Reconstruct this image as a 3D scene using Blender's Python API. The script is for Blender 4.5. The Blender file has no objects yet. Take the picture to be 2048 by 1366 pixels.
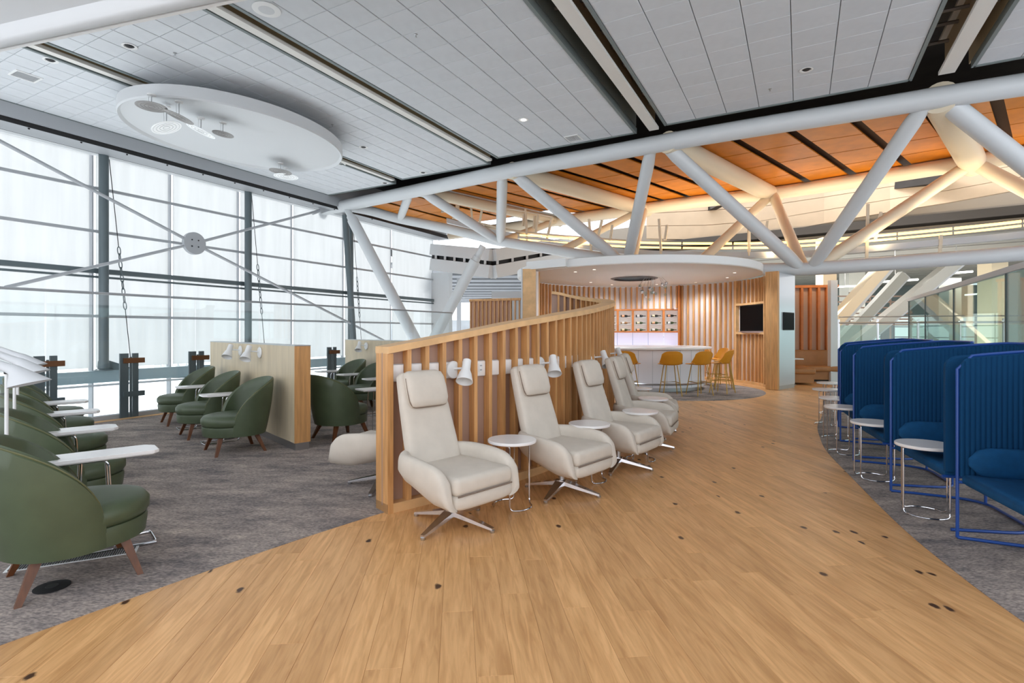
import bpy, bmesh, math, random
from mathutils import Vector, Matrix
random.seed(7)
PI = math.pi
sc = bpy.context.scene
C = bpy.data.collections.new('lounge'); sc.collection.children.link(C)
F, H, HOR = 1062.0, 1.45, 665.0          # focal length in px of a 2048 px frame, eye height, horizon row

# ------------------------------------------------------------------ camera, world, lights, exposure
cd = bpy.data.cameras.new('camera'); cam = bpy.data.objects.new('camera', cd); C.objects.link(cam)
cd.sensor_width = 36.0; cd.lens = F / 2048 * 36.0
cd.shift_y = -18 / 2048.0
cd.clip_start = 0.05; cd.clip_end = 300
cam.location = (0, 0, H); cam.rotation_euler = (PI / 2, 0, 0)
sc.camera = cam
vs = sc.view_settings
vs.view_transform = 'Standard'; vs.look = 'None'; vs.exposure = 0.0; vs.gamma = 1.0; vs.use_curve_mapping = False
w = bpy.data.worlds.new('overcast_sky'); sc.world = w; w.use_nodes = True
nt = w.node_tree; bg = nt.nodes['Background']
tc = nt.nodes.new('ShaderNodeTexCoord'); sp = nt.nodes.new('ShaderNodeSeparateXYZ')
rp = nt.nodes.new('ShaderNodeValToRGB')
nt.links.new(tc.outputs['Generated'], sp.inputs[0]); nt.links.new(sp.outputs['Z'], rp.inputs[0])
rp.color_ramp.elements[0].position = 0.0; rp.color_ramp.elements[0].color = (0.93, 0.95, 1.0, 1)
rp.color_ramp.elements[1].position = 0.9; rp.color_ramp.elements[1].color = (0.80, 0.88, 1.0, 1)
nt.links.new(rp.outputs[0], bg.inputs['Color']); bg.inputs['Strength'].default_value = 2.0
sl = bpy.data.lights.new('sun', 'SUN'); sl.energy = 9.0; sl.angle = math.radians(12); sl.color = (1, .98, .95)  # added so the pale apron bounces light up to the ceiling
so = bpy.data.objects.new('sun', sl); C.objects.link(so); so.rotation_euler = (math.radians(-8), math.radians(-52), math.radians(-28))

def lin(c):
    return tuple(((x / 255) / 12.92 if x / 255 <= 0.04045 else ((x / 255 + 0.055) / 1.055) ** 2.4) for x in c) + (1,)

def area(name, loc, size, power, col, rot=(0, 0, 0)):
    l = bpy.data.lights.new(name, 'AREA'); l.shape = 'RECTANGLE'; l.size, l.size_y = size
    l.energy = power; l.color = col
    o = bpy.data.objects.new(name, l); C.objects.link(o); o.location = loc; o.rotation_euler = rot
    return o
def spot(name, loc, power, col=(1, .93, .84), ang=100, r=.08):
    l = bpy.data.lights.new(name, 'SPOT'); l.energy = power; l.color = col; l.spot_size = math.radians(ang)
    l.spot_blend = .8; l.shadow_soft_size = r
    o = bpy.data.objects.new(name, l); C.objects.link(o); o.location = loc
    return o
# canopy downlights over the bar, the warm uplights in the roof truss
for x, y in ((1.6, 13.4), (2.4, 16.2), (3.2, 17.0), (4.6, 16.9), (5.6, 16.2), (6.0, 14.8), (5.7, 13.6), (2.0, 12.9)):
    spot('canopy_downlight_lamp', (x, y, 2.93), 95, (.86, .93, 1), 150, .2)
for x, y, z, p in ((2.2, 18.2, 4.35, 80), (5.2, 16.8, 3.75, 80), (7.4, 15.2, 3.6, 70), (9.6, 13.8, 3.6, 60), (11.6, 12.4, 3.7, 50)):
    l = bpy.data.lights.new('truss_uplight_lamp', 'SPOT'); l.energy = p; l.color = (1, .74, .42)
    l.spot_size = math.radians(150); l.spot_blend = 1; l.shadow_soft_size = .25
    o = bpy.data.objects.new('truss_uplight_lamp', l); C.objects.link(o); o.location = (x, y, z); o.rotation_euler = (PI, 0, 0)
# area lights added to brighten the cream cladding and the far hall
for x, y, z, rz in ((5.5, 17.0, 3.95, -.35), (8.8, 15.2, 3.95, -.5), (12.0, 13.2, 4.1, -.5)):
    area('cladding_fill_light', (x, y, z), (3.2, .12), 85, (1, .80, .55), (math.radians(115), 0, rz))
for x, y in ((16, 24), (26, 22), (18, 34), (30, 34)): area('hall_fill_light', (x, y, 4.9), (6, 3), 420, (1, .98, .94))
area('hall_up_fill', (18, 26, .6), (10, 6), 500, (1, .97, .92), (PI, 0, 0))  # one more added fill, facing up into the hall

# ------------------------------------------------------------------ geometry of the room
GS, GC = 0.4768, 0.8791                  # roof girders run along (GS, GC); u = across, v = along them
def UV(u, v, z=0.0): return Vector((u * GC + v * GS, -u * GS + v * GC, z))
def uv_of(x, y): return x * GC - y * GS, x * GS + y * GC
def at(px, py, Y): return Vector(((px - 1024) / F * Y, Y, H - (py - HOR) / F * Y))
def atz(px, py, z):
    Y = (z - H) * F / (HOR - py); return at(px, py, Y)
def atu(px, py, u):                      # on the vertical plane u = const
    Y = u / ((px - 1024) / F * GC - GS); return at(px, py, Y)
GANG = math.atan2(GC, GS)                # world angle of the girder direction

# ------------------------------------------------------------------ materials
MATS = {}
def M(name, rgb, rough=.5, metal=0.0, spec=.5, vary=0.0, scale=8.0, bump=0.0, bscale=200.0, stretch=None, coat=0.0, rgb2=None, island=0.0):
    if name in MATS: return MATS[name]
    m = bpy.data.materials.new(name); m.use_nodes = True; n = m.node_tree.nodes; L = m.node_tree.links
    b = n['Principled BSDF']; b.inputs['Base Color'].default_value = lin(rgb)
    b.inputs['Roughness'].default_value = rough; b.inputs['Metallic'].default_value = metal
    b.inputs['Specular IOR Level'].default_value = spec; b.inputs['Coat Weight'].default_value = coat
    co = n.new('ShaderNodeTexCoord'); mp = n.new('ShaderNodeMapping'); L.new(co.outputs['Object'], mp.inputs[0])
    if stretch: mp.inputs['Scale'].default_value = stretch
    if vary or rgb2:
        nz = n.new('ShaderNodeTexNoise'); nz.inputs['Scale'].default_value = scale; nz.inputs['Detail'].default_value = 5
        L.new(mp.outputs[0], nz.inputs[0])
        r = n.new('ShaderNodeValToRGB'); c1 = lin(rgb)
        if rgb2: c2 = lin(rgb2)
        else: c2 = tuple(x * (1 - vary) for x in c1[:3]) + (1,); c1 = tuple(min(1, x * (1 + vary * .5)) for x in c1[:3]) + (1,)
        r.color_ramp.elements[0].color = c2; r.color_ramp.elements[1].color = c1
        r.color_ramp.elements[0].position = .32; r.color_ramp.elements[1].position = .68
        L.new(nz.outputs[0], r.inputs[0]); out = r.outputs[0]
        if island:
            oi = n.new('ShaderNodeObjectInfo'); mr = n.new('ShaderNodeMapRange')
            mr.inputs[3].default_value = 1 - island; mr.inputs[4].default_value = 1 + island
            L.new(oi.outputs['Random'], mr.inputs[0])
            hs = n.new('ShaderNodeHueSaturation'); L.new(out, hs.inputs['Color']); L.new(mr.outputs[0], hs.inputs['Value']); out = hs.outputs[0]
        L.new(out, b.inputs['Base Color'])
    if bump:
        nb = n.new('ShaderNodeTexNoise'); nb.inputs['Scale'].default_value = bscale; nb.inputs['Detail'].default_value = 3
        L.new(mp.outputs[0], nb.inputs[0]); bp = n.new('ShaderNodeBump'); bp.inputs['Strength'].default_value = bump
        bp.inputs['Distance'].default_value = .002; L.new(nb.outputs[0], bp.inputs['Height']); L.new(bp.outputs[0], b.inputs['Normal'])
    MATS[name] = m; return m
def EM(name, rgb, s):
    if name in MATS: return MATS[name]
    m = bpy.data.materials.new(name); m.use_nodes = True; b = m.node_tree.nodes['Principled BSDF']
    b.inputs['Base Color'].default_value = lin(rgb); b.inputs['Emission Color'].default_value = lin(rgb)
    b.inputs['Emission Strength'].default_value = s; MATS[name] = m; return m
def GL(name, tint=(.96, .98, .98), refl=.10, fac_extra=0.0):
    if name in MATS: return MATS[name]
    m = bpy.data.materials.new(name); m.use_nodes = True; n = m.node_tree.nodes; L = m.node_tree.links
    for x in list(n):
        if x.type != 'OUTPUT_MATERIAL': n.remove(x)
    o = [x for x in n][0]; t = n.new('ShaderNodeBsdfTransparent'); t.inputs[0].default_value = tint + (1,)
    g = n.new('ShaderNodeBsdfGlossy'); g.inputs['Roughness'].default_value = .02
    fr = n.new('ShaderNodeLayerWeight'); fr.inputs['Blend'].default_value = .5
    pw = n.new('ShaderNodeMath'); pw.operation = 'POWER'; pw.inputs[1].default_value = 4.0; L.new(fr.outputs['Facing'], pw.inputs[0])
    ml = n.new('ShaderNodeMath'); ml.operation = 'MULTIPLY_ADD'; ml.inputs[1].default_value = .55; ml.inputs[2].default_value = .035 + fac_extra
    L.new(pw.outputs[0], ml.inputs[0])
    mx = n.new('ShaderNodeMixShader'); L.new(ml.outputs[0], mx.inputs[0]); L.new(t.outputs[0], mx.inputs[1]); L.new(g.outputs[0], mx.inputs[2])
    L.new(mx.outputs[0], o.inputs[0]); MATS[name] = m; return m
def wood_floor():
    m = bpy.data.materials.new('oak_planks'); m.use_nodes = True; n = m.node_tree.nodes; L = m.node_tree.links
    b = n['Principled BSDF']
    geo = n.new('ShaderNodeNewGeometry'); oi = n.new('ShaderNodeObjectInfo')
    ad = n.new('ShaderNodeMath'); L.new(geo.outputs['Random Per Island'], ad.inputs[0]); L.new(oi.outputs['Random'], ad.inputs[1])
    fr = n.new('ShaderNodeMath'); fr.operation = 'FRACT'; L.new(ad.outputs[0], fr.inputs[0])
    mp = n.new('ShaderNodeMapping'); mp.vector_type = 'TEXTURE'; mp.inputs['Rotation'].default_value = (0, 0, math.atan(.1026))
    L.new(geo.outputs['Position'], mp.inputs[0])
    of = n.new('ShaderNodeVectorMath'); of.operation = 'MULTIPLY_ADD'
    cb = n.new('ShaderNodeCombineXYZ')
    for i in range(3): L.new(fr.outputs[0], cb.inputs[i])
    L.new(cb.outputs[0], of.inputs[0]); of.inputs[1].default_value = (37, 53, 19); L.new(mp.outputs[0], of.inputs[2])
    st = n.new('ShaderNodeVectorMath'); st.operation = 'MULTIPLY'; st.inputs[1].default_value = (1, .09, 1); L.new(of.outputs[0], st.inputs[0])
    g1 = n.new('ShaderNodeTexNoise'); g1.inputs['Scale'].default_value = 34; g1.inputs['Detail'].default_value = 6; g1.inputs['Distortion'].default_value = 1.1
    L.new(st.outputs[0], g1.inputs[0])
    g2 = n.new('ShaderNodeTexNoise'); g2.inputs['Scale'].default_value = 5; g2.inputs['Detail'].default_value = 3; g2.inputs['Distortion'].default_value = 2.5
    L.new(st.outputs[0], g2.inputs[0])
    r1 = n.new('ShaderNodeValToRGB'); L.new(g1.outputs[0], r1.inputs[0])
    r1.color_ramp.elements[0].position = .3; r1.color_ramp.elements[0].color = lin((206, 154, 100))
    r1.color_ramp.elements[1].position = .62; r1.color_ramp.elements[1].color = lin((230, 180, 124))
    r2 = n.new('ShaderNodeValToRGB'); L.new(g2.outputs[0], r2.inputs[0])
    r2.color_ramp.elements[0].position = .35; r2.color_ramp.elements[0].color = (.88, .85, .80, 1)
    r2.color_ramp.elements[1].position = .6; r2.color_ramp.elements[1].color = (1.05, 1.05, 1.05, 1)
    mx = n.new('ShaderNodeMix'); mx.data_type = 'RGBA'; mx.blend_type = 'MULTIPLY'; mx.inputs[0].default_value = 1
    L.new(r1.outputs[0], mx.inputs[6]); L.new(r2.outputs[0], mx.inputs[7])
    r3 = n.new('ShaderNodeValToRGB'); L.new(fr.outputs[0], r3.inputs[0])
    r3.color_ramp.elements[0].color = (.86, .83, .79, 1); r3.color_ramp.elements[1].color = (1.06, 1.05, 1.03, 1)
    mx2 = n.new('ShaderNodeMix'); mx2.data_type = 'RGBA'; mx2.blend_type = 'MULTIPLY'; mx2.inputs[0].default_value = 1
    L.new(mx.outputs[2], mx2.inputs[6]); L.new(r3.outputs[0], mx2.inputs[7])
    ks = n.new('ShaderNodeVectorMath'); ks.operation = 'MULTIPLY'; ks.inputs[1].default_value = (1, .62, 1); L.new(of.outputs[0], ks.inputs[0])
    vo = n.new('ShaderNodeTexVoronoi'); vo.voronoi_dimensions = '2D'; vo.inputs['Scale'].default_value = 1.7; L.new(ks.outputs[0], vo.inputs[0])
    wn = n.new('ShaderNodeTexNoise'); wn.inputs['Scale'].default_value = 30; L.new(of.outputs[0], wn.inputs[0])
    am = n.new('ShaderNodeMath'); am.operation = 'MULTIPLY_ADD'; am.inputs[1].default_value = .04; L.new(wn.outputs[0], am.inputs[0]); L.new(vo.outputs['Distance'], am.inputs[2])
    kr = n.new('ShaderNodeValToRGB'); L.new(am.outputs[0], kr.inputs[0])
    kr.color_ramp.elements[0].position = .042; kr.color_ramp.elements[0].color = (1, 1, 1, 1)
    kr.color_ramp.elements[1].position = .058; kr.color_ramp.elements[1].color = (0, 0, 0, 1)
    mx3 = n.new('ShaderNodeMix'); mx3.data_type = 'RGBA'; L.new(kr.outputs[0], mx3.inputs[0]); L.new(mx2.outputs[2], mx3.inputs[6])
    mx3.inputs[7].default_value = lin((70, 42, 24)); L.new(mx3.outputs[2], b.inputs['Base Color'])
    b.inputs['Roughness'].default_value = .38; b.inputs['Specular IOR Level'].default_value = .45
    bp = n.new('ShaderNodeBump'); bp.inputs['Strength'].default_value = .08; bp.inputs['Distance'].default_value = .002
    L.new(g1.outputs[0], bp.inputs['Height']); L.new(bp.outputs[0], b.inputs['Normal'])
    MATS['oak_planks'] = m; return m
def carpet_mat():
    m = bpy.data.materials.new('grey_carpet'); m.use_nodes = True; n = m.node_tree.nodes; L = m.node_tree.links
    b = n['Principled BSDF']; geo = n.new('ShaderNodeNewGeometry')
    mp = n.new('ShaderNodeMapping'); mp.inputs['Rotation'].default_value = (0, 0, .5); mp.inputs['Scale'].default_value = (.5, 1.2, 1)
    L.new(geo.outputs['Position'], mp.inputs[0])
    a = n.new('ShaderNodeTexNoise'); a.inputs['Scale'].default_value = 3.2; a.inputs['Detail'].default_value = 10; a.inputs['Roughness'].default_value = .72; L.new(mp.outputs[0], a.inputs[0])
    c = n.new('ShaderNodeTexNoise'); c.inputs['Scale'].default_value = 90; c.inputs['Detail'].default_value = 4; L.new(mp.outputs[0], c.inputs[0])
    r = n.new('ShaderNodeValToRGB'); L.new(a.outputs[0], r.inputs[0])
    r.color_ramp.elements[0].position = .36; r.color_ramp.elements[0].color = lin((122, 117, 117))
    r.color_ramp.elements[1].position = .64; r.color_ramp.elements[1].color = lin((190, 177, 166))
    r2 = n.new('ShaderNodeValToRGB'); L.new(c.outputs[0], r2.inputs[0])
    r2.color_ramp.elements[0].position = .35; r2.color_ramp.elements[0].color = (.55, .55, .58, 1)
    r2.color_ramp.elements[1].position = .65; r2.color_ramp.elements[1].color = (1.15, 1.12, 1.1, 1)
    mx = n.new('ShaderNodeMix'); mx.data_type = 'RGBA'; mx.blend_type = 'MULTIPLY'; mx.inputs[0].default_value = 1
    L.new(r.outputs[0], mx.inputs[6]); L.new(r2.outputs[0], mx.inputs[7]); L.new(mx.outputs[2], b.inputs['Base Color'])
    b.inputs['Roughness'].default_value = .95; b.inputs['Specular IOR Level'].default_value = .1
    bp = n.new('ShaderNodeBump'); bp.inputs['Strength'].default_value = .5; bp.inputs['Distance'].default_value = .004
    L.new(c.outputs[0], bp.inputs['Height']); L.new(bp.outputs[0], b.inputs['Normal'])
    return m
def blind_mat():
    m = bpy.data.materials.new('blind_fabric'); m.use_nodes = True; n = m.node_tree.nodes; L = m.node_tree.links
    for x in list(n):
        if x.type != 'OUTPUT_MATERIAL': n.remove(x)
    o = [x for x in n][0]
    co = n.new('ShaderNodeTexCoord'); mp = n.new('ShaderNodeMapping'); mp.inputs['Scale'].default_value = (3, 3, .25); L.new(co.outputs['Object'], mp.inputs[0])
    nz = n.new('ShaderNodeTexNoise'); nz.inputs['Scale'].default_value = 2.0; nz.inputs['Detail'].default_value = 4; L.new(mp.outputs[0], nz.inputs[0])
    r = n.new('ShaderNodeValToRGB'); r.color_ramp.elements[0].color = (.52, .535, .54, 1); r.color_ramp.elements[1].color = (.62, .635, .64, 1)
    L.new(nz.outputs[0], r.inputs[0])
    t = n.new('ShaderNodeBsdfTranslucent'); L.new(r.outputs[0], t.inputs[0]); d = n.new('ShaderNodeBsdfDiffuse'); L.new(r.outputs[0], d.inputs[0])
    mx = n.new('ShaderNodeMixShader'); mx.inputs[0].default_value = .25; L.new(t.outputs[0], mx.inputs[1]); L.new(d.outputs[0], mx.inputs[2])
    L.new(mx.outputs[0], o.inputs[0]); return m

OAKF = wood_floor(); CARPET = carpet_mat(); BLIND = blind_mat()
OAK = M('oak', (212, 158, 100), .45, vary=.22, scale=5, stretch=(6, 6, .5), island=.05)
OAKP = M('oak_pale', (206, 190, 160), .5, vary=.12, scale=3, stretch=(3, 3, .6))
OAKD = M('oak_rail', (226, 182, 128), .42, vary=.15, scale=6)
BACKP = M('slat_backing', (172, 140, 122), .38, vary=.1, scale=3, stretch=(4, 4, .4))
BACKL = M('pale_backing', (236, 226, 222), .5, vary=.06, scale=3)
WALNUT = M('walnut_leg', (104, 60, 30), .4, vary=.3, scale=8, stretch=(4, 4, .5))
GREEN = M('olive_leather', (76, 88, 64), .42, vary=.12, scale=6, bump=.15, bscale=350)
GREENP = M('olive_piping', (94, 96, 62), .5)
CREAM = M('cream_fabric', (212, 203, 190), .9, spec=.2, vary=.05, scale=8, bump=.5, bscale=420)
CREAMD = M('piping_taupe', (128, 112, 98), .8)
WHITE = M('white_laminate', (240, 238, 236), .22)
WPAINT = M('white_paint', (232, 233, 232), .5)
CHROME = M('chrome', (215, 215, 218), .14, 1.0)
STEEL = M('brushed_steel', (190, 192, 194), .32, 1.0)
BLUE = M('navy_fabric', (16, 76, 122), .85, spec=.25, vary=.15, scale=14, bump=.3, bscale=300)
BLUED = M('navy_rib_fabric', (13, 64, 104), .9, spec=.2)
BLUET = M('blue_tube', (30, 74, 150), .35)
MUST = M('mustard_shell', (214, 142, 26), .45, vary=.06, scale=6)
BRASS = M('mustard_tube', (186, 146, 62), .35, .35)
TRUSS = M('truss_paint', (208, 212, 214), .42)
TILE = M('ceiling_tile', (212, 216, 220), .8, vary=.03, scale=6, island=.02)
TRIMG = M('ceiling_edge_trim', (120, 130, 130), .5)
DARK = M('dark_void', (44, 38, 34), .8, vary=.4, scale=2)
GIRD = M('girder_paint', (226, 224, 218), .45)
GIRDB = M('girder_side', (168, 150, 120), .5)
AMBER = M('amber_timber', (204, 124, 26), .42, vary=.14, scale=3, spec=.3)
DGREY = M('dark_grey_steel', (92, 104, 108), .4, .2)
MGREY = M('mid_grey_paint', (168, 172, 176), .5)
LGREY = M('light_grey_paint', (205, 208, 210), .5)
BLACK = M('black_gloss', (8, 8, 10), .5, spec=.06)
BLACKM = M('black_matt', (24, 24, 26), .6)
BRONZE = M('bronze_clamp', (120, 82, 56), .4, .6)
CARAM = M('caramel_leather', (178, 122, 72), .5, vary=.1, scale=5)
CREAMW = M('cream_cladding', (222, 198, 168), .6, vary=.05, scale=2)
GLASS = GL('clear_glass'); GLASSG = GL('green_glass', (.80, .90, .88), fac_extra=.03)

# ------------------------------------------------------------------ mesh tools
def smoothpts(P, k=6, closed=False):
    P = [Vector(p) for p in P]; out = []; n = len(P)
    for i in range(n if closed else n - 1):
        a = P[(i - 1) % n] if closed or i > 0 else P[0] * 2 - P[1]
        b = P[i]; c = P[(i + 1) % n]
        d = P[(i + 2) % n] if closed or i + 2 < n else P[-1] * 2 - P[-2]
        for j in range(k):
            t = j / k
            out.append(.5 * ((2 * b) + (c - a) * t + (2 * a - 5 * b + 4 * c - d) * t * t + (3 * b - a - 3 * c + d) * t ** 3))
    if not closed: out.append(P[-1])
    return out
def fillet(P, r, n=5):
    P = [Vector(p) for p in P]; out = [P[0]]
    for i in range(1, len(P) - 1):
        a, b, c = P[i - 1], P[i], P[i + 1]
        r1 = min(r, (a - b).length * .49, (c - b).length * .49)
        s = b + (a - b).normalized() * r1; e = b + (c - b).normalized() * r1
        for j in range(n + 1):
            t = j / n; out.append((1 - t) ** 2 * s + 2 * t * (1 - t) * b + t * t * e)
    out.append(P[-1]); return out
class MB:
    def __init__(s): s.v = []; s.f = []
    def add(s, v, f):
        o = len(s.v); s.v += [tuple(p) for p in v]; s.f += [tuple(i + o for i in q) for q in f]; return s
    def box(s, c, d, rz=0.0, mat=None):
        x, y, z = d[0] / 2, d[1] / 2, d[2] / 2
        V = [Vector((i * x, j * y, k * z)) for i in (-1, 1) for j in (-1, 1) for k in (-1, 1)]
        R = mat if mat is not None else Matrix.Rotation(rz, 3, 'Z')
        c = Vector(c)
        return s.add([c + R @ p for p in V], [(0, 1, 3, 2), (4, 6, 7, 5), (0, 4, 5, 1), (2, 3, 7, 6), (0, 2, 6, 4), (1, 5, 7, 3)])
    def beam(s, a, b, wd, ht, up=(0, 0, 1)):
        a, b = Vector(a), Vector(b); x = (b - a).normalized(); up = Vector(up)
        y = up.cross(x)
        if y.length < 1e-4: y = Vector((0, 1, 0)).cross(x)
        y.normalize(); z = x.cross(y)
        R = Matrix((x, y, z)).transposed()
        return s.box((a + b) / 2, ((b - a).length, wd, ht), mat=R)
    def rbox(s, c, d, r, rz=0.0, seg=3, mat=None):
        bm = bmesh.new(); bmesh.ops.create_cube(bm, size=1)
        for v in bm.verts: v.co = Vector((v.co.x * d[0], v.co.y * d[1], v.co.z * d[2]))
        bmesh.ops.bevel(bm, geom=bm.edges[:], offset=min(r, min(d) * .49), segments=seg, profile=.5, affect='EDGES')
        R = mat if mat is not None else Matrix.Rotation(rz, 3, 'Z'); c = Vector(c)
        bm.verts.index_update(); s.add([c + R @ v.co for v in bm.verts], [tuple(v.index for v in f.verts) for f in bm.faces]); bm.free(); return s
    def tube(s, P, r, n=8, closed=False, cap=True):
        P = [Vector(p) for p in P]; N = len(P); rs = r if isinstance(r, (list, tuple)) else [r] * N
        V = []; prev = None
        for i in range(N):
            if closed: t = (P[(i + 1) % N] - P[i - 1])
            else: t = P[min(i + 1, N - 1)] - P[max(i - 1, 0)]
            t.normalize()
            if prev is None:
                a = Vector((0, 0, 1)) if abs(t.z) < .9 else Vector((1, 0, 0))
                x = t.cross(a).normalized()
            else:
                x = prev - t * prev.dot(t); x.normalize()
            prev = x; y = t.cross(x)
            for k in range(n):
                q = 2 * PI * k / n; V.append(P[i] + (x * math.cos(q) + y * math.sin(q)) * rs[i])
        Fs = []
        for i in range(N if closed else N - 1):
            j = (i + 1) % N
            for k in range(n): Fs.append((i * n + k, i * n + (k + 1) % n, j * n + (k + 1) % n, j * n + k))
        if cap and not closed:
            Fs.append(tuple(range(n))[::-1]); Fs.append(tuple((N - 1) * n + k for k in range(n)))
        return s.add(V, Fs)
    def lathe(s, prof, n=32, c=(0, 0, 0), mat=None, sx=1.0, sy=1.0):
        c = Vector(c); V = []; Fs = []; R = mat if mat is not None else Matrix.Identity(3)
        for r, z in prof:
            for k in range(n): V.append(c + R @ Vector((r * sx * math.cos(2 * PI * k / n), r * sy * math.sin(2 * PI * k / n), z)))
        for i in range(len(prof) - 1):
            for k in range(n): Fs.append((i * n + k, i * n + (k + 1) % n, (i + 1) * n + (k + 1) % n, (i + 1) * n + k))
        if prof[0][0] > 1e-5: Fs.append(tuple(range(n))[::-1])
        if prof[-1][0] > 1e-5: Fs.append(tuple((len(prof) - 1) * n + k for k in range(n)))
        return s.add(V, Fs)
    def prism(s, P, z0, z1):
        n = len(P); V = [(p[0], p[1], z0) for p in P] + [(p[0], p[1], z1) for p in P]
        Fs = [tuple(range(n))[::-1], tuple(range(n, 2 * n))] + [(i, (i + 1) % n, n + (i + 1) % n, n + i) for i in range(n)]
        return s.add(V, Fs)
    def hexa(s, b, t):                       # eight corners: four below, four above
        return s.add(list(b) + list(t), [(0, 3, 2, 1), (4, 5, 6, 7), (0, 1, 5, 4), (1, 2, 6, 5), (2, 3, 7, 6), (3, 0, 4, 7)])
    def loft(s, rings, cap=True):
        n = len(rings[0]); V = [p for r in rings for p in r]; Fs = []
        for i in range(len(rings) - 1):
            for k in range(n): Fs.append((i * n + k, i * n + (k + 1) % n, (i + 1) * n + (k + 1) % n, (i + 1) * n + k))
        if cap: Fs.append(tuple(range(n))[::-1]); Fs.append(tuple((len(rings) - 1) * n + k for k in range(n)))
        return s.add(V, Fs)
    def ribbon(s, A, B, th):                 # sheet between polylines A (low) and B (high), thick th sideways
        n = len(A); V = []
        for i in range(n):
            t = Vector(A[min(i + 1, n - 1)]) - Vector(A[max(i - 1, 0)]); nn = Vector((-t.y, t.x, 0)).normalized() * th
            V += [Vector(A[i]), Vector(B[i]), Vector(B[i]) + nn, Vector(A[i]) + nn]
        Fs = [(0, 1, 2, 3), tuple((n - 1) * 4 + k for k in (3, 2, 1, 0))]
        for i in range(n - 1):
            for k in range(4): Fs.append((i * 4 + k, (i + 1) * 4 + k, (i + 1) * 4 + (k + 1) % 4, i * 4 + (k + 1) % 4))
        return s.add(V, Fs)
    def mesh(s, name, mat, smooth=True, ang=38):
        m = bpy.data.meshes.new(name); m.from_pydata(s.v, [], s.f)
        bm = bmesh.new(); bm.from_mesh(m); bmesh.ops.recalc_face_normals(bm, faces=bm.faces); bm.to_mesh(m); bm.free()
        m.materials.append(mat)
        if smooth:
            m.shade_smooth(); m.set_sharp_from_angle(angle=math.radians(ang))
        return m
    def build(s, name, mat, parent=None, smooth=True, ang=38):
        return link(name, s.mesh(name, mat, smooth, ang), parent)
def link(name, me, parent=None, loc=None, rz=None):
    o = bpy.data.objects.new(name, me); C.objects.link(o)
    if parent is not None: o.parent = parent
    if loc is not None: o.location = loc
    if rz is not None: o.rotation_euler = (0, 0, rz)
    return o
def tag(o, label, cat, group=None):
    o['label'] = label; o['category'] = cat
    if group: o['group'] = group
    return o
def thing(name, label, cat, loc=(0, 0, 0), rz=0.0, group=None):
    o = bpy.data.objects.new(name, None); C.objects.link(o); o.location = loc; o.rotation_euler = (0, 0, rz)
    o.empty_display_size = .1
    return tag(o, label, cat, group)
def struct(o, label=None):
    o['kind'] = 'structure'
    if label: o['label'] = label
    return o
def stuff(o): o['kind'] = 'stuff'; return o
def cempty(name, label=None):
    o = bpy.data.objects.new(name, None); C.objects.link(o); return struct(o, label)
def dup(root, label, loc, rz, cat=None, group=None):
    r = root.copy(); C.objects.link(r); r.location = loc; r.rotation_euler = (0, 0, rz); r['label'] = label
    if group: r['group'] = group
    for ch in list(root.children):
        c = ch.copy(); C.objects.link(c); c.parent = r
        for g in list(ch.children):
            d = g.copy(); C.objects.link(d); d.parent = c
    return r
def rot3(x=0, y=0, z=0):
    return (Matrix.Rotation(z, 3, 'Z') @ Matrix.Rotation(y, 3, 'Y') @ Matrix.Rotation(x, 3, 'X'))
# ------------------------------------------------------------------ floor
LB = [(-4.6, -1.2), (-3.95, 0.0), (-3.2, 1.25), (-2.37, 2.46), (-1.70, 3.44), (-1.10, 4.20), (-.62, 4.68), (0.0, 5.25), (.40, 5.75), (.8, 6.35),
      (1.10, 7.05), (1.4, 7.9), (1.60, 8.6), (1.68, 9.3), (1.6, 9.95), (1.3, 10.5), (1.05, 10.75), (.75, 12.0), (.4, 13.1)]
RB = [(2.05, -1.2), (2.2, 0.2), (2.4, 1.5), (2.56, 2.655), (2.73, 3.385), (2.95, 4.1), (3.41, 5.35), (3.84, 6.48), (4.24, 7.31), (4.74, 8.24),
      (5.39, 9.23), (6.2, 10.6), (7.2, 12.2), (8.3, 13.9)]
LBs = smoothpts([(x, y, 0) for x, y in LB], 4); RBs = smoothpts([(x, y, 0) for x, y in RB], 4)
def inpoly(x, y, P):
    c = False; n = len(P); j = n - 1
    for i in range(n):
        if (P[i][1] > y) != (P[j][1] > y) and x < (P[j][0] - P[i][0]) * (y - P[i][1]) / (P[j][1] - P[i][1]) + P[i][0]: c = not c
        j = i
    return c
floor = cempty('floor', 'oak plank floor of the aisle sweeping between the grey carpets')
GL0, GL1 = UV(-9.95, -3.2), UV(-9.95, 16.5)
slab = [(GL0.x, GL0.y), (9.5, -6.0 + 4.2), (9.8, 3.0), (13.5, 12.0), (16.0, 20.0), (4.0, 20.0), (GL1.x, GL1.y)]
struct(MB().prism(slab, -.30, -.016).build('floor_slab', M('slab', (90, 62, 40), .8), floor, False))
woodpoly = [(p.x, p.y) for p in LBs] + [(-.1, 13.3), (.3, 17.2), (3.5, 18.2), (8.0, 16.8), (9.2, 14.6)] + [(p.x, p.y) for p in reversed(RBs)]
PW = .158; dx, dy = -.10207, .99478      # planks run along (dx, dy)
pl = []
rr = random.Random(3)
for i in range(-45, 75):
    s0 = -4 + rr.random() * 2
    while s0 < 19:
        ln = rr.choice((1.2, 1.5, 1.8, 2.1)); cx = i * PW * dy; cy = -i * PW * dx
        hit = False
        for k in range(9):
            t = s0 + ln * k / 8
            for o in (-.5, .5):
                if inpoly(cx + o * PW * dy + dx * t, cy - o * PW * dx + dy * t, woodpoly): hit = True
        if hit:
            t = s0 + ln / 2; pl.append((cx + dx * t, cy + dy * t, ln))
        s0 += ln
def dfun(p):
    x, y, ln = p
    return (x * x + y * y) if y > 1.3 else 1e4
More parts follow.
